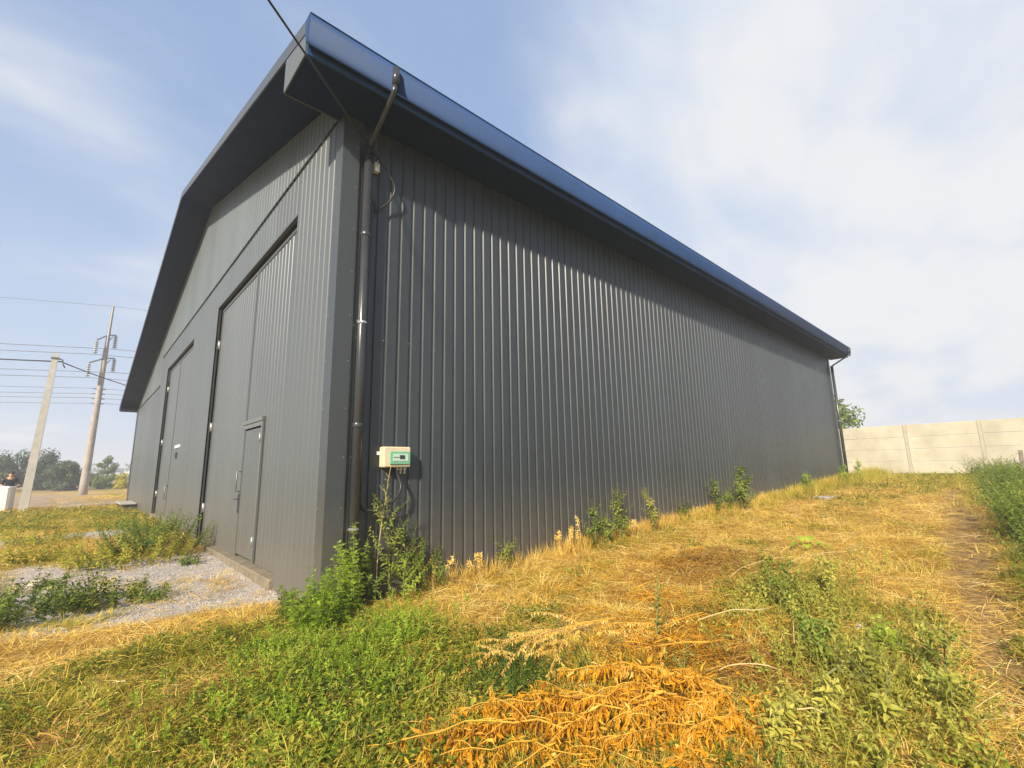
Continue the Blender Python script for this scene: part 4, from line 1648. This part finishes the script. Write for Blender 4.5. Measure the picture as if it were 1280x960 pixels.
# green grass
x, y, r = candidates(90000, 1.5, 75, 1.55)
g = green_frac(x, y)
x, y, r = keep(x, y, r, sst(g, .12, .8) * living(x, y) * (1 - .8 * brown_mask(x, y)))
pgr = place(x, y, r, .6, 1.25)
pgr[2][:] *= .6 + .9 * fbm(x * 1.4, y * 1.4, 77)
scatter('grass', [tuft(s_, 22, .08, .125, .0058, .35, 1.6, .36) for s_ in range(6)], *pgr, M['grass'])
# dry grass
x, y, r = candidates(80000, 1.5, 60, 1.5)
g = green_frac(x, y)
x, y, r = keep(x, y, r, (1 - sst(g, .15, .9)) * living(x, y) * .85 * (1 - .93 * sst(y, 24, 32)))
scatter('dry_grass', [tuft(s_ + 20, 18, .08, .17, .0055, .15, 1.1, .30) for s_ in range(6)], *place(x, y, r, .6, 1.2), M['straw'])
# straw lying on the ground
x, y, r = candidates(84000, 1.5, 45, 1.5)
g = green_frac(x, y)
x, y, r = keep(x, y, r, np.clip((.22 + .78 * (1 - sst(g, .05, .95))) * (1 - .93 * gravel_mask(x, y)) * (1 - .75 * path_mask(x, y)), 0, 1) * (1 - road_mask(x, y)))
scatter('straw_litter', [litter(s_ + 40, 17, .14, .27, .0044) for s_ in range(7)], *place(x, y, r, .6, 1.2, tilt=.1), M['litter'])
x, y, r = candidates(22000, 2, 14, 1.3)
x, y, r = keep(x, y, r, brown_mask(x, y))
scatter('brown_litter', [litter(s_ + 60, 18, .12, .22, .006) for s_ in range(5)], *place(x, y, r, .6, 1.2, tilt=.15, dz=.02), M['brown'])
# fallen withered leaves under and around the heap
x, y, r = candidates(30000, 1.5, 9, 1.2)
x, y, r = keep(x, y, r, np.clip(gauss(x, y, .25, -3.60, .60, .34, -.6) * .55 + .22 * gauss(x, y, 1.2, -3.3, .7, .5), 0, 1) * .8)
scatter('fallen_leaves', [rosette(s_ + 260, 12, .10, .050, .07) for s_ in range(4)], *place(x, y, r, .6, 1.2, tilt=.4), M['orange'])
# amber straw between the heap and the bank crest
x, y, r = candidates(36000, 1.5, 12, 1.2)
x, y, r = keep(x, y, r, np.clip(.8 * gauss(x, y, 1.05, -3.30, .75, .40, .35) + .6 * gauss(x, y, 2.1, -2.9, .9, .45, .4) + .35 * gauss(x, y, 3.3, -1.8, 1.2, .5, .2), 0, 1) * (.3 + .7 * sst(fbm(x * 2, y * 2, 87), .4, .6)))
scatter('amber_straw', [litter(s_ + 280, 16, .13, .24, .0055) for s_ in range(5)], *place(x, y, r, .6, 1.2, tilt=.22, dz=.03), M['orange'])
# low broad-leaved weeds in patches
x, y, r = candidates(52000, 1.5, 40, 1.5)
g = green_frac(x, y)
pt = .12 + .88 * sst(fbm(x * 1.1, y * 1.1, 71), .44, .62)
x, y, r = keep(x, y, r, pt * sst(g, .3, .8) * living(x, y))
scatter('low_weeds', [rosette(s_ + 80, 20, .09, .042, .12) for s_ in range(5)], *place(x, y, r, .6, 1.25), M['weed'])
# fresh bright weeds round the corner and on the green patch
x, y, r = candidates(34000, 1.5, 12, 1.2)
x, y, r = keep(x, y, r, np.clip(.75 * gauss(x, y, .2, -1.15, .75, .38, .75) + .6 * gauss(x, y, -.45, -.75, .5, .4) + .22 * gauss(x, y, -.8, -1.9, .7, .7, .7), 0, 1) * living(x, y))
scatter('fresh_weeds', [sprig(s_ + 100, .17, 16, .035) for s_ in range(5)], *place(x, y, r, .6, 1.2), M['bright'])
# dark weeds in the hollow behind the withered heap
x, y, r = candidates(16000, 1.5, 8, 1.2)
x, y, r = keep(x, y, r, np.clip(.9 * gauss(x, y, .35, -2.62, .42, .20, .75) + .22 * gauss(x, y, .2, -4.2, .35, .2), 0, 1))
scatter('dark_weeds', [sprig(s_ + 120, .22, 16, .034) for s_ in range(4)], *place(x, y, r, .7, 1.2), M['deep'])
# grey green weeds on the right of the foreground and along the bank
x, y, r = candidates(32000, 1.5, 16, 1.3)
pt = sst(fbm(x * 1.7, y * 1.7, 75), .40, .62)
x, y, r = keep(x, y, r, np.clip((.75 * gauss(x, y, 1.75, -4.5, .80, .45) + .5 * gauss(x, y, 2.9, -3.6, .9, .45, .3) + .25 * gauss(x, y, 4.5, -3.7, 1.3, .5, .2) + .5 * gauss(x, y, .7, -4.35, .4, .3)) * (.35 + .65 * pt), 0, 1) * (1 - path_mask(x, y)))
scatter('grey_green_weeds', [sprig(s_ + 140, .27, 13, .050, 3) for s_ in range(5)], *place(x, y, r, .6, 1.2), M['greygreen'])
# tall weeds beyond the trodden path
x, y, r = candidates(76000, 3, 34, 1.3, 70)
edge = np.interp(x, [2, 4, 6, 9, 14, 20, 27], [-5.36, -5.06, -4.94, -4.72, -4.38, -3.9, -3.3])
edge = edge + .5 * (fbm(x * .9, y * .9, 95) - .5)
x, y, r = keep(x, y, r, sst(edge - y, 0.0, .6) * sst(x, 2.6, 4.2) * (.35 + .6 * sst(fbm(x * 1.2, y * 1.2, 97), .36, .58)))
prw = place(x, y, r, .65, 1.35, 30)
prw[2][:] *= .35 + 1.35 * fbm(x * 1.1, y * 1.1, 99) ** 1.2
scatter('roadside_weeds', [sprig(s_ + 160, .68, 18, .070, 5) for s_ in range(5)], *prw, M['walled'])
# crushed stone
x, y, r = candidates(60000, 2, 22, 1.2)
x, y, r = keep(x, y, r, sst(gravel_mask(x, y), .15, .7))


def pebble(seed):
    r_ = random.Random(seed)
    mb = MB()
    vs = []
    for th, z in ((0, -.6), (0, .0), (0, .62)):
        for k in range(6):
            a = k * math.pi / 3 + r_.uniform(-.3, .3)
            q = (1.0 if z == 0 else .62) * r_.uniform(.7, 1.15)
            vs.append((math.cos(a) * q, math.sin(a) * q * .8, z * r_.uniform(.6, 1.1)))
    fs = []
    for lv_ in (0, 1):
        for k in range(6):
            fs.append((lv_ * 6 + k, lv_ * 6 + (k + 1) % 6, lv_ * 6 + 6 + (k + 1) % 6, lv_ * 6 + 6 + k))
    fs += [tuple(range(6))[::-1], tuple(range(12, 18))]
    mb.idx(vs, fs)
    return mb


pp = place(x, y, r, .007, .017, 9, .5, dz=.002)
scatter('gravel', [pebble(s_) for s_ in range(6)], *pp, M['stone'])

# ------------------------------------------------------------------ weeds along the wall, one by one
feather_weed('bushy_weed', 'bright green bushy weed at the near wall corner', -0.16, -0.36, .62, .46, seed=1, stems=56)
feather_weed('bushy_weed', 'tall bright green plume of weed in front of the downpipe foot', 0.20, -0.22, .98, .20, seed=2, stems=26)
feather_weed('bushy_weed', 'pale low weed at the gate side of the wall corner', -0.26, 0.12, .50, .20, 'walled', seed=3, stems=18)
CW = 'weeds beside the near downpipe'
tall_weed('tall_weed', 'leafy weed just right of the downpipe foot', .50, -.12, .64, seed=11, branches=10, leaf=.085, dens=.013, group=CW)
tall_weed('tall_weed', 'tallest weed, reaching up to the beige breaker box', .72, -.14, 1.22, mat='walled', seed=12, branches=14, leaf=.085, dens=.018, group=CW, width=.62)
tall_weed('tall_weed', 'medium weed below the right edge of the breaker box', .92, -.14, .82, seed=13, branches=13, leaf=.085, dens=.016, group=CW, width=.5)
tall_weed('tall_weed', 'smaller leafy weed right of the breaker box weeds', 1.12, -.13, .58, seed=14, branches=10, leaf=.085, dens=.013, group=CW)
tall_weed('dry_stalk', 'thin withered stalk standing up to the left side of the breaker box', .56, -.10, 1.68, mat='greygreen', seed=15, branches=9, leaf=.03, spikes=False, dens=.05, group=None, width=.20, bare=.55, stem='pale_stem', cat='dead weed', thick=.35)
tall_weed('tall_weed', 'low spreading weed in front of the other breaker box weeds', .78, -.36, .45, 'bright', 16, 11, .08, group=CW, dens=.016, width=.45)
tall_weed('tall_weed', 'low weed at the right end of the breaker box weeds', 1.32, -.20, .42, 'walled', 17, 9, .075, group=CW, dens=.016, width=.4)
WW = 'weeds growing along the side wall'
for (nm, lb, x_, y_, h_, mt_, sd, br, lf_, cat_) in (
    ('tall_weed', 'low weed with spread leaves at the wall by the dry tufts', 2.49, -.14, .30, 'walled', 21, 4, .05, 'weed'),
    ('tall_weed', 'green weed just right of the second brown seed head', 4.27, -.25, .62, 'walled', 22, 6, .06, 'weed'),
    ('tall_weed', 'short weed between two taller ones at mid wall', 4.70, -.25, .38, 'walled', 23, 5, .06, 'weed'),
    ('tall_weed', 'tall dark weed at mid wall', 5.00, -.32, .80, 'walled', 24, 9, .065, 'weed'),
    ('tall_weed', 'spiky topped weed right of the tall dark one', 5.83, -.48, .68, 'greygreen', 25, 7, .055, 'weed'),
    ('tall_weed', 'tiny round headed weed alone against the wall', 7.56, -.15, .32, 'deep', 26, 3, .07, 'weed'),
    ('tall_weed', 'slim weed left of the big bushy wall weed', 8.92, -.26, .78, 'walled', 27, 7, .065, 'weed'),
    ('tall_weed', 'thin short weed touching the big bushy wall weed', 9.37, -.31, .55, 'walled', 28, 5, .06, 'weed'),
    ('tall_weed', 'big bushy weed, the largest on the far half of the wall', 9.85, -.50, 1.0, 'walled', 29, 16, .085, 'weed'),
    ('tall_weed', 'small yellowish weed at the far end of the wall', 15.2, -.35, .60, 'bright', 30, 8, .07, 'weed'),
    ('tall_weed', 'leafy weed before the far downpipe', 19.2, -.45, .75, 'bright', 31, 9, .08, 'weed'),
    ('tall_weed', 'weed at the very far wall corner', 21.3, -.5, .85, 'bright', 32, 9, .08, 'weed'),
):
    tall_weed(nm, lb, x_, y_, h_ * 1.12, mt_, sd, br + 6, lf_ * 1.8, group=WW, cat=cat_, width=.48 if h_ > .9 else .36, dens=.018)
DG = 'dry stalks along the side wall'


def seed_head(label, x_, y_, h_, seed, n=5, lean=.25):
    """withered stalks with drooping tufted heads"""
    r_ = random.Random(seed)
    t = thing('dry_stalk', label, 'dead weed', (x_, y_, gz(x_, y_) - .02), 0, DG)
    ms, ml = MB(), MB()
    for k in range(n):
        a = r_.uniform(0, 6.28)
        p_ = stem_path((r_.uniform(-.08, .08), r_.uniform(-.05, .05), 0), (math.cos(a) * lean, math.sin(a) * lean * .6, 1), h_ * r_.uniform(.55, 1.0), r_, 6, .07)
        ms.tube(p_, [.004, .0035, .003, .0026, .0022, .0018, .0012], 4)
        for j in range(40):
            q = p_[-1].lerp(p_[-3], r_.random() ** 1.3)
            d = Vector((r_.gauss(0, .5), r_.gauss(0, .5), r_.uniform(-.9, .5))).normalized()
            ml.leaf(q, d, rdir(r_), r_.uniform(.03, .065), .014, .5, .4)
    part('stalk', ms, M['pale_stem'], t)
    part('seed_head', ml, M['litter'], t)['kind'] = 'stuff'


seed_head('leaning dry stalks right of the breaker box weeds', 1.30, -.12, .55, 41, 6, .5)
seed_head('short dry stalks where the bank starts along the wall', 1.98, -.13, .40, 42, 5)
seed_head('bent brown seed heads, the first clump along the wall', 3.63, -.25, .50, 43, 4)
seed_head('single brown seed head left of the mid wall weeds', 3.95, -.28, .54, 44, 2, .1)
seed_head('brown seed stalk between the tall mid wall weeds', 5.34, -.36, .46, 45, 2, .1)
seed_head('broken dry stalks near the round headed weed', 8.2, -.25, .30, 46, 4, .5)

# dry grass standing against the foot of the wall
n = 2600
x = npr.uniform(1.2, 21, n)
y = -0.07 - np.abs(npr.normal(0, .14, n))
r = np.hypot(x - CX, y - CY)
x, y, r = keep(x, y, r, .35 + .65 * sst(fbm(x * 1.5, y * 3, 91), .4, .6))
scatter('standing_dry_grass', [tuft(s_ + 200, 14, .06, .30, .0055, 1.2, 4.0, .16) for s_ in range(5)], *place(x, y, r, .55, 1.1, 14), M['straw'])
x = npr.uniform(4, 26, 1800)
y = -0.1 - np.abs(npr.normal(0, .35, 1800))
r = np.hypot(x - CX, y - CY)
x, y, r = keep(x, y, r, sst(x, 5, 18) * (.3 + .7 * sst(fbm(x * .8, y * 3, 93), .4, .6)))
scatter('standing_green_grass', [tuft(s_ + 220, 14, .06, .34, .008, 1.0, 3.5, .16) for s_ in range(5)], *place(x, y, r, .6, 1.2, 14), M['grass'])
# tall seeding grass before the concrete fence
y = npr.uniform(-11, 3, 3600)
x = npr.uniform(13, 26.5, 3600)
r = np.hypot(x - CX, y - CY)
x, y, r = keep(x, y, r, np.maximum(sst(x, 17, 21), sst(-3.6 - y, 0, .8)) * .85)
scatter('meadow_grass', [tuft(s_ + 240, 12, .10, .42, .009, 1.0, 3.5, .16) for s_ in range(5)], *place(x, y, r, .5, 1.1, 30), M['grass'])

# ------------------------------------------------------------------ foreground plants, one by one
tall_weed('thistle', 'slim grey green thistle standing over the orange withered heap', 1.30, -3.18, .58, 'greygreen', 51, 5, .075, False, (.05, 0), .020, None, .16, .05)
tall_weed('thistle', 'short grey green thistle among the orange leaves', .86, -3.62, .32, 'greygreen', 52, 4, .07, False, (0, 0), .018, None, .14, .05)
t = thing('burdock', 'lone broad leaved plant on the straw bank', 'plant', (5.68, -2.97, gz(5.68, -2.97)))
r_ = random.Random(5)
for k in range(7):
    a = k * .9 + r_.uniform(-.2, .2)
    mb = MB()
    p_ = Vector((0, 0, .03))
    d = Vector((math.cos(a), math.sin(a), r_.uniform(.5, 1.3))).normalized()
    q = p_ + d * .12
    mb.blade(p_, d, d.cross(UP).normalized(), .13, .012, 0, 2)
    mb.leaf(q, (d + Vector((0, 0, -.35))).normalized(), UP, r_.uniform(.16, .24), r_.uniform(.10, .15), .6, .25)
    part('leaf', mb, M['bright'], t)
feather_weed('ragweed', 'fine leaved yellow green ragweed at the edge of the dirt path', 2.45, -4.38, .32, .18, seed=5, stems=20)
MG = 'mugwort plants in the right foreground'
for k, (x_, y_, h_, lb) in enumerate((
    (1.95, -4.72, .44, 'mugwort plant nearest the dirt path'), (1.55, -4.40, .42, 'mugwort plant beside the pale thick stalk'),
    (1.20, -4.55, .36, 'mugwort plant in the bottom right of the foreground'), (2.75, -3.60, .48, 'mugwort plant behind the pale stalks on the bank'),
    (3.05, -3.35, .48, 'mugwort plant just below the brown heap'), (.72, -4.20, .28, 'small mugwort plant right of the orange heap'),
    (1.75, -4.15, .34, 'mugwort plant just above the thick pale stalk'), (2.25, -4.62, .40, 'mugwort plant between the ragweed and the dirt path'),
    (1.42, -4.80, .32, 'mugwort plant at the bottom edge next to the path'), (2.05, -3.95, .30, 'mugwort plant before the pale stone'),
    (3.50, -3.75, .40, 'mugwort plant on the bank beyond the pale stone'), (1.05, -4.30, .30, 'mugwort plant next to the broken pale stalk'),
)):
    tall_weed('mugwort', lb, x_, y_, h_, 'greygreen' if k % 3 else 'walled', 60 + k, 9, .085, False, (.1, -.1), .016, MG, .30, .05)

# clumps on the gravel side
LG = 'weed clumps on the gravel before the gates'
for k, (x_, y_, h_, rd, mt_, lb) in enumerate((
    (-2.50, 2.5, .55, .65, 'deep', 'large dark leafy weed clump at the left edge of the gravel'),
    (-1.62, 2.50, .30, .40, 'weed', 'small grassy sprout in the middle of the gravel'),
    (-1.22, 2.30, .26, .16, 'walled', 'thin sprout right of the gravel middle'),
    (-1.25, 5.3, .50, .80, 'weed', 'wide green weed clump on the gravel before the tall gate'),
    (-.75, 6.2, .80, .75, 'walled', 'taller yellowish weed clump by the gate hinge side'),
    (-2.35, 6.6, .36, .45, 'weed', 'dark weed clump beside the flattened straw'),
    (-.45, 4.4, .20, .14, 'walled', 'small weed on the gravel close to the plinth'),
    (-.55, 9.6, .60, .55, 'walled', 'bushy weed clump near the second gate'),
    (-2.3, 9.0, .40, .6, 'weed', 'low leafy clump growing over the broken slab'),
)):
    r_ = random.Random(90 + k)
    t = thing('weed_clump', lb, 'weed', (x_, y_, gz(x_, y_)), 0, LG)
    mb = MB()
    for j in range(int(48 * rd / .3)):
        a, q = r_.uniform(0, 6.28), rd * math.sqrt(r_.random())
        main = stem_path((math.cos(a) * q, math.sin(a) * q, 0), (math.cos(a) * .5, math.sin(a) * .5, 1), h_ * r_.uniform(.35, 1.0), r_, 5, .15)
        mb.tube(main, [.003, .0028, .0024, .002, .0016, .001], 3)
        put_leaves(mb, main, r_, .020, .085, .036, 1, .1, 1, .4)
    part('leaves', mb, M[mt_], t)['kind'] = 'stuff'

# the withered orange heap: stalks lying over one another
HG = 'withered orange weed stalks in the foreground heap'
heap = [
    # x, y, height of the root, then of the tip: x, y, height, label
    (.25, -3.50, .17, -.72, -2.71, .13, 'long withered stalk reaching farthest left across the heap'),
    (1.05, -3.78, .22, .40, -3.01, .24, 'thick withered stalk lying level along the top of the heap'),
    (.75, -3.61, .26, -.34, -3.36, .12, 'withered stalk slanting through the middle of the heap'),
    (.05, -3.55, .14, -.70, -2.92, .10, 'low withered stalk right at the front left'),
    (.95, -3.90, .20, .10, -3.85, .08, 'withered stalk along the lower right edge of the picture'),
    (.75, -3.60, .22, .10, -3.15, .14, 'withered stalk dropping to the dark weeds behind'),
    (.80, -3.75, .24, .05, -3.30, .16, 'withered stalk over the middle of the heap'),
    (.55, -3.75, .20, -.25, -3.55, .08, 'withered stalk hanging over the bottom edge'),
    (.50, -3.45, .20, -.15, -2.90, .12, 'withered stalk over the gravel litter'),
    (1.00, -3.62, .28, .60, -3.95, .12, 'withered stalk bending down at the right of the heap'),
    (.30, -3.25, .18, -.30, -2.80, .12, 'short withered stalk at the left of the heap'),
    (1.10, -3.55, .24, .30, -3.60, .18, 'withered stalk crossing the short thistle'),
    (.40, -3.95, .14, -.15, -3.75, .06, 'short withered stalk at the very bottom'),
    (.85, -3.55, .22, .50, -3.10, .16, 'withered stalk on the far crest of the heap'),
    (.15, -3.30, .16, -.45, -3.00, .10, 'withered stalk tip at the left front'),
    (.65, -3.45, .26, .05, -3.50, .18, 'withered stalk lying nearly level in the heap centre'),
    (1.12, -3.85, .16, .75, -4.05, .06, 'hanging withered stalk next to the dead brown leaves'),
    (.50, -3.50, .24, .10, -3.75, .10, 'withered stalk pointing down the slope'),
    (.95, -3.72, .26, .35, -3.88, .14, 'withered stalk bowed over the front of the heap'),
    (.20, -3.05, .16, -.20, -3.15, .10, 'withered stalk lying across the two left ones'),
]
for k, (xa, ya, za, xb, yb, zb_, lb) in enumerate(heap):
    xa, ya, xb, yb = xa - .13, ya - .12, xb - .08, yb - .05
    r_ = random.Random(300 + k)
    z0 = gz(xa, ya)
    t = thing('withered_stalk', lb, 'dead weed', (xa, ya, z0), 0, HG)
    ms, ml = MB(), MB()
    O0 = Vector((xa, ya, z0))
    a = Vector((0, 0, za * .60))
    b = Vector((xb - xa, yb - ya, gz(xb, yb) - z0 + zb_ * .7))
    ln = (b - a).length
    side = (b - a).cross(UP).normalized()
    main = [a.lerp(b, i / 10) + UP * (.07 * math.sin(math.pi * i / 10) - .02 * r_.random()) + side * r_.gauss(0, .012 + .02 * math.sin(3 * i / 10)) for i in range(11)]
    ms.tube(main, [(.0042 if k < 3 else .0022) * (1 - .7 * i / 10) + .0008 for i in range(11)], 5)

    def hang(path, st, l_):
        n = max(2, int(sum((path[i + 1] - path[i]).length for i in range(len(path) - 1)) / st))
        for q in range(n):
            f = (q + r_.random()) / n * (len(path) - 1)
            i = min(int(f), len(path) - 2)
            p_ = path[i].lerp(path[i + 1], f - i)
            ld = Vector((r_.gauss(0, .22), r_.gauss(0, .22), -1)).normalized()
            if r_.random() < .12:
                ld = rdir(r_, -.5, .6)
            l1 = l_ * r_.uniform(.3, 1.15)
            # petiole, then the shrivelled blade
            ms.tube([p_, p_ + ld * l1 * .3], [.0011, .0009], 3, False)
            ml.leaf(p_ + ld * l1 * .25, (ld + Vector((r_.gauss(0, .15), r_.gauss(0, .15), 0))).normalized(), rdir(r_), l1, l1 * r_.uniform(.14, .34), r_.uniform(-1.3, 1.3), r_.uniform(.3, 1.3))
    hang(main, .0085, .068)
    for q in range(6):
        tt = 0.08 + 0.88 * (q + r_.random()) / 6
        i = min(int(tt * 10), 9)
        p_ = main[i].lerp(main[i + 1], tt * 10 - i)
        dd = ((b - a).normalized() * r_.uniform(-.1, .9) + side * r_.choice((-1, 1)) * r_.uniform(.2, .9) + UP * r_.uniform(-.1, .55)).normalized()
        br = stem_path(p_, dd, r_.uniform(.10, .26), r_, 5, .12, .16)
        ms.tube(br, [.0019, .0017, .0015, .0012, .001, .0007], 3)
        hang(br, .0075, .056)
    part('stalk', ms, M['dry_stem'], t)
    part('leaves', ml, M['orange'], t)['kind'] = 'stuff'
# pale drooping panicles over the dark weeds
for k, (x_, y_, dz, az, ln, lb) in enumerate((
    (.80, -2.75, .22, 172, .75, 'pale drooping panicle over the dark weeds, the longest'),
    (.85, -2.85, .22, 190, .6, 'pale drooping panicle beside the heap crest'),
    (.70, -2.62, .20, 155, .65, 'pale drooping panicle reaching towards the wall'),
)):
    dead_stalk('dry_panicle', lb, (x_, y_, dz), R(az), ln, 400 + k, .35, 'straw', .030, .0055, 'pale panicles behind the orange heap', 9, 'ochre_stem', .14)
# straw coloured stalks behind the heap
for k, (x_, y_, dz, az, ln, lb) in enumerate((
    (1.6, -2.6, .10, 165, 1.2, 'ochre withered stalk behind the heap'),
    (1.9, -2.9, .10, 190, 1.1, 'ochre withered stalk behind the thistle'),
    (2.2, -3.1, .08, 175, 1.2, 'ochre withered stalk below the brown heap'),
    (1.5, -3.5, .10, 150, .9, 'ochre withered stalk right of the thistle'),
    (1.4, -2.3, .06, 200, .9, 'ochre withered stalk nearest the wall'),
)):
    dead_stalk('withered_stalk', lb, (x_, y_, dz), R(az), ln, 420 + k, .12, 'straw', .045, .012, 'ochre stalks behind the heap', 8)
# single thick pale stalks lying on the right
for k, (xa, ya, xb, yb, ra, lb) in enumerate((
    (1.45, -4.22, 1.95, -4.50, .011, 'thick pale green stalk lying in the mugwort'),
    (2.30, -3.62, 1.72, -3.30, .008, 'pale stalk lying on the straw below the brown heap'),
    (2.35, -3.80, 1.75, -3.98, .006, 'thin pale stalk lying across the mugwort tops'),
    (2.60, -4.35, 1.9, -4.80, .005, 'thin straw stalk pointing out over the dirt path'),
    (2.90, -4.50, 2.3, -4.95, .005, 'long thin straw stalk hanging over the path edge'),
    (1.30, -4.02, 1.02, -3.78, .006, 'short pale stalk beside the withered heap'),
    (.98, -4.40, .72, -4.16, .006, 'broken pale stalk at the bottom edge'),
    (4.4, -3.1, 3.3, -2.9, .006, 'long dry stalk lying on the bank crest'),
    (5.2, -3.6, 4.2, -3.2, .006, 'long dry stalk lying past the brown heap'),
)):
    mb = MB()
    pts = []
    for i in range(7):
        t_ = i / 6
        xx, yy = xa + (xb - xa) * t_, ya + (yb - ya) * t_
        pts.append((xx, yy, gz(xx, yy) + .14 + .05 * math.sin(t_ * 3) + rnd.uniform(-.006, .006)))
    mb.smooth = True
    mb.tube(pts, [ra * .8 * (1 - .35 * i / 6) for i in range(7)], 6)
    tag(part('lying_stalk', mb, M['pale_stem' if k else 'stem'], None), lb, 'stalk', 'thick stalks lying on the bank')
# loose stones
for k, (x_, y_, s_, lb) in enumerate(((2.77, -4.15, .075, 'pale stone lying in the grass by the dirt path'), (-2.28, 4.05, .12, 'pale stone on the gravel at the left'),
                                     (1.98, -4.98, .05, 'small whitish stone at the path edge in the right foreground'))):
    r_ = random.Random(k)
    bm = pebble(500 + k)
    mb = MB()
    mb.idx([(v[0] * s_, v[1] * s_, v[2] * s_ * .8) for v in bm.v], bm.f)
    tag(part('stone', mb, M['rock'], None, (x_, y_, gz(x_, y_) + s_ * .4)), lb, 'stone')
mb = MB()
mb.box(-.35, .35, -.22, .22, -.1, .10, .02)
o = part('concrete_slab', mb, M['slab'], None, gp(13.6, -1.2))
tag(o, 'small flat concrete slab lying on the far bank', 'slab')

# ------------------------------------------------------------------ the hazy air
mb = MB()
mb.box(-1650, 1650, -1650, 1650, -1.5, 20.0)
mt, nt, out = newmat('hazy_air')
pv = nt.nodes.new('ShaderNodeVolumePrincipled')
pv.inputs['Color'].default_value = (0.93, 0.95, 1.0, 1)
pv.inputs['Density'].default_value = 0.0026
L(nt, pv.outputs[0], out.inputs['Volume'])
part('haze', mb, mt, None)['kind'] = 'stuff'
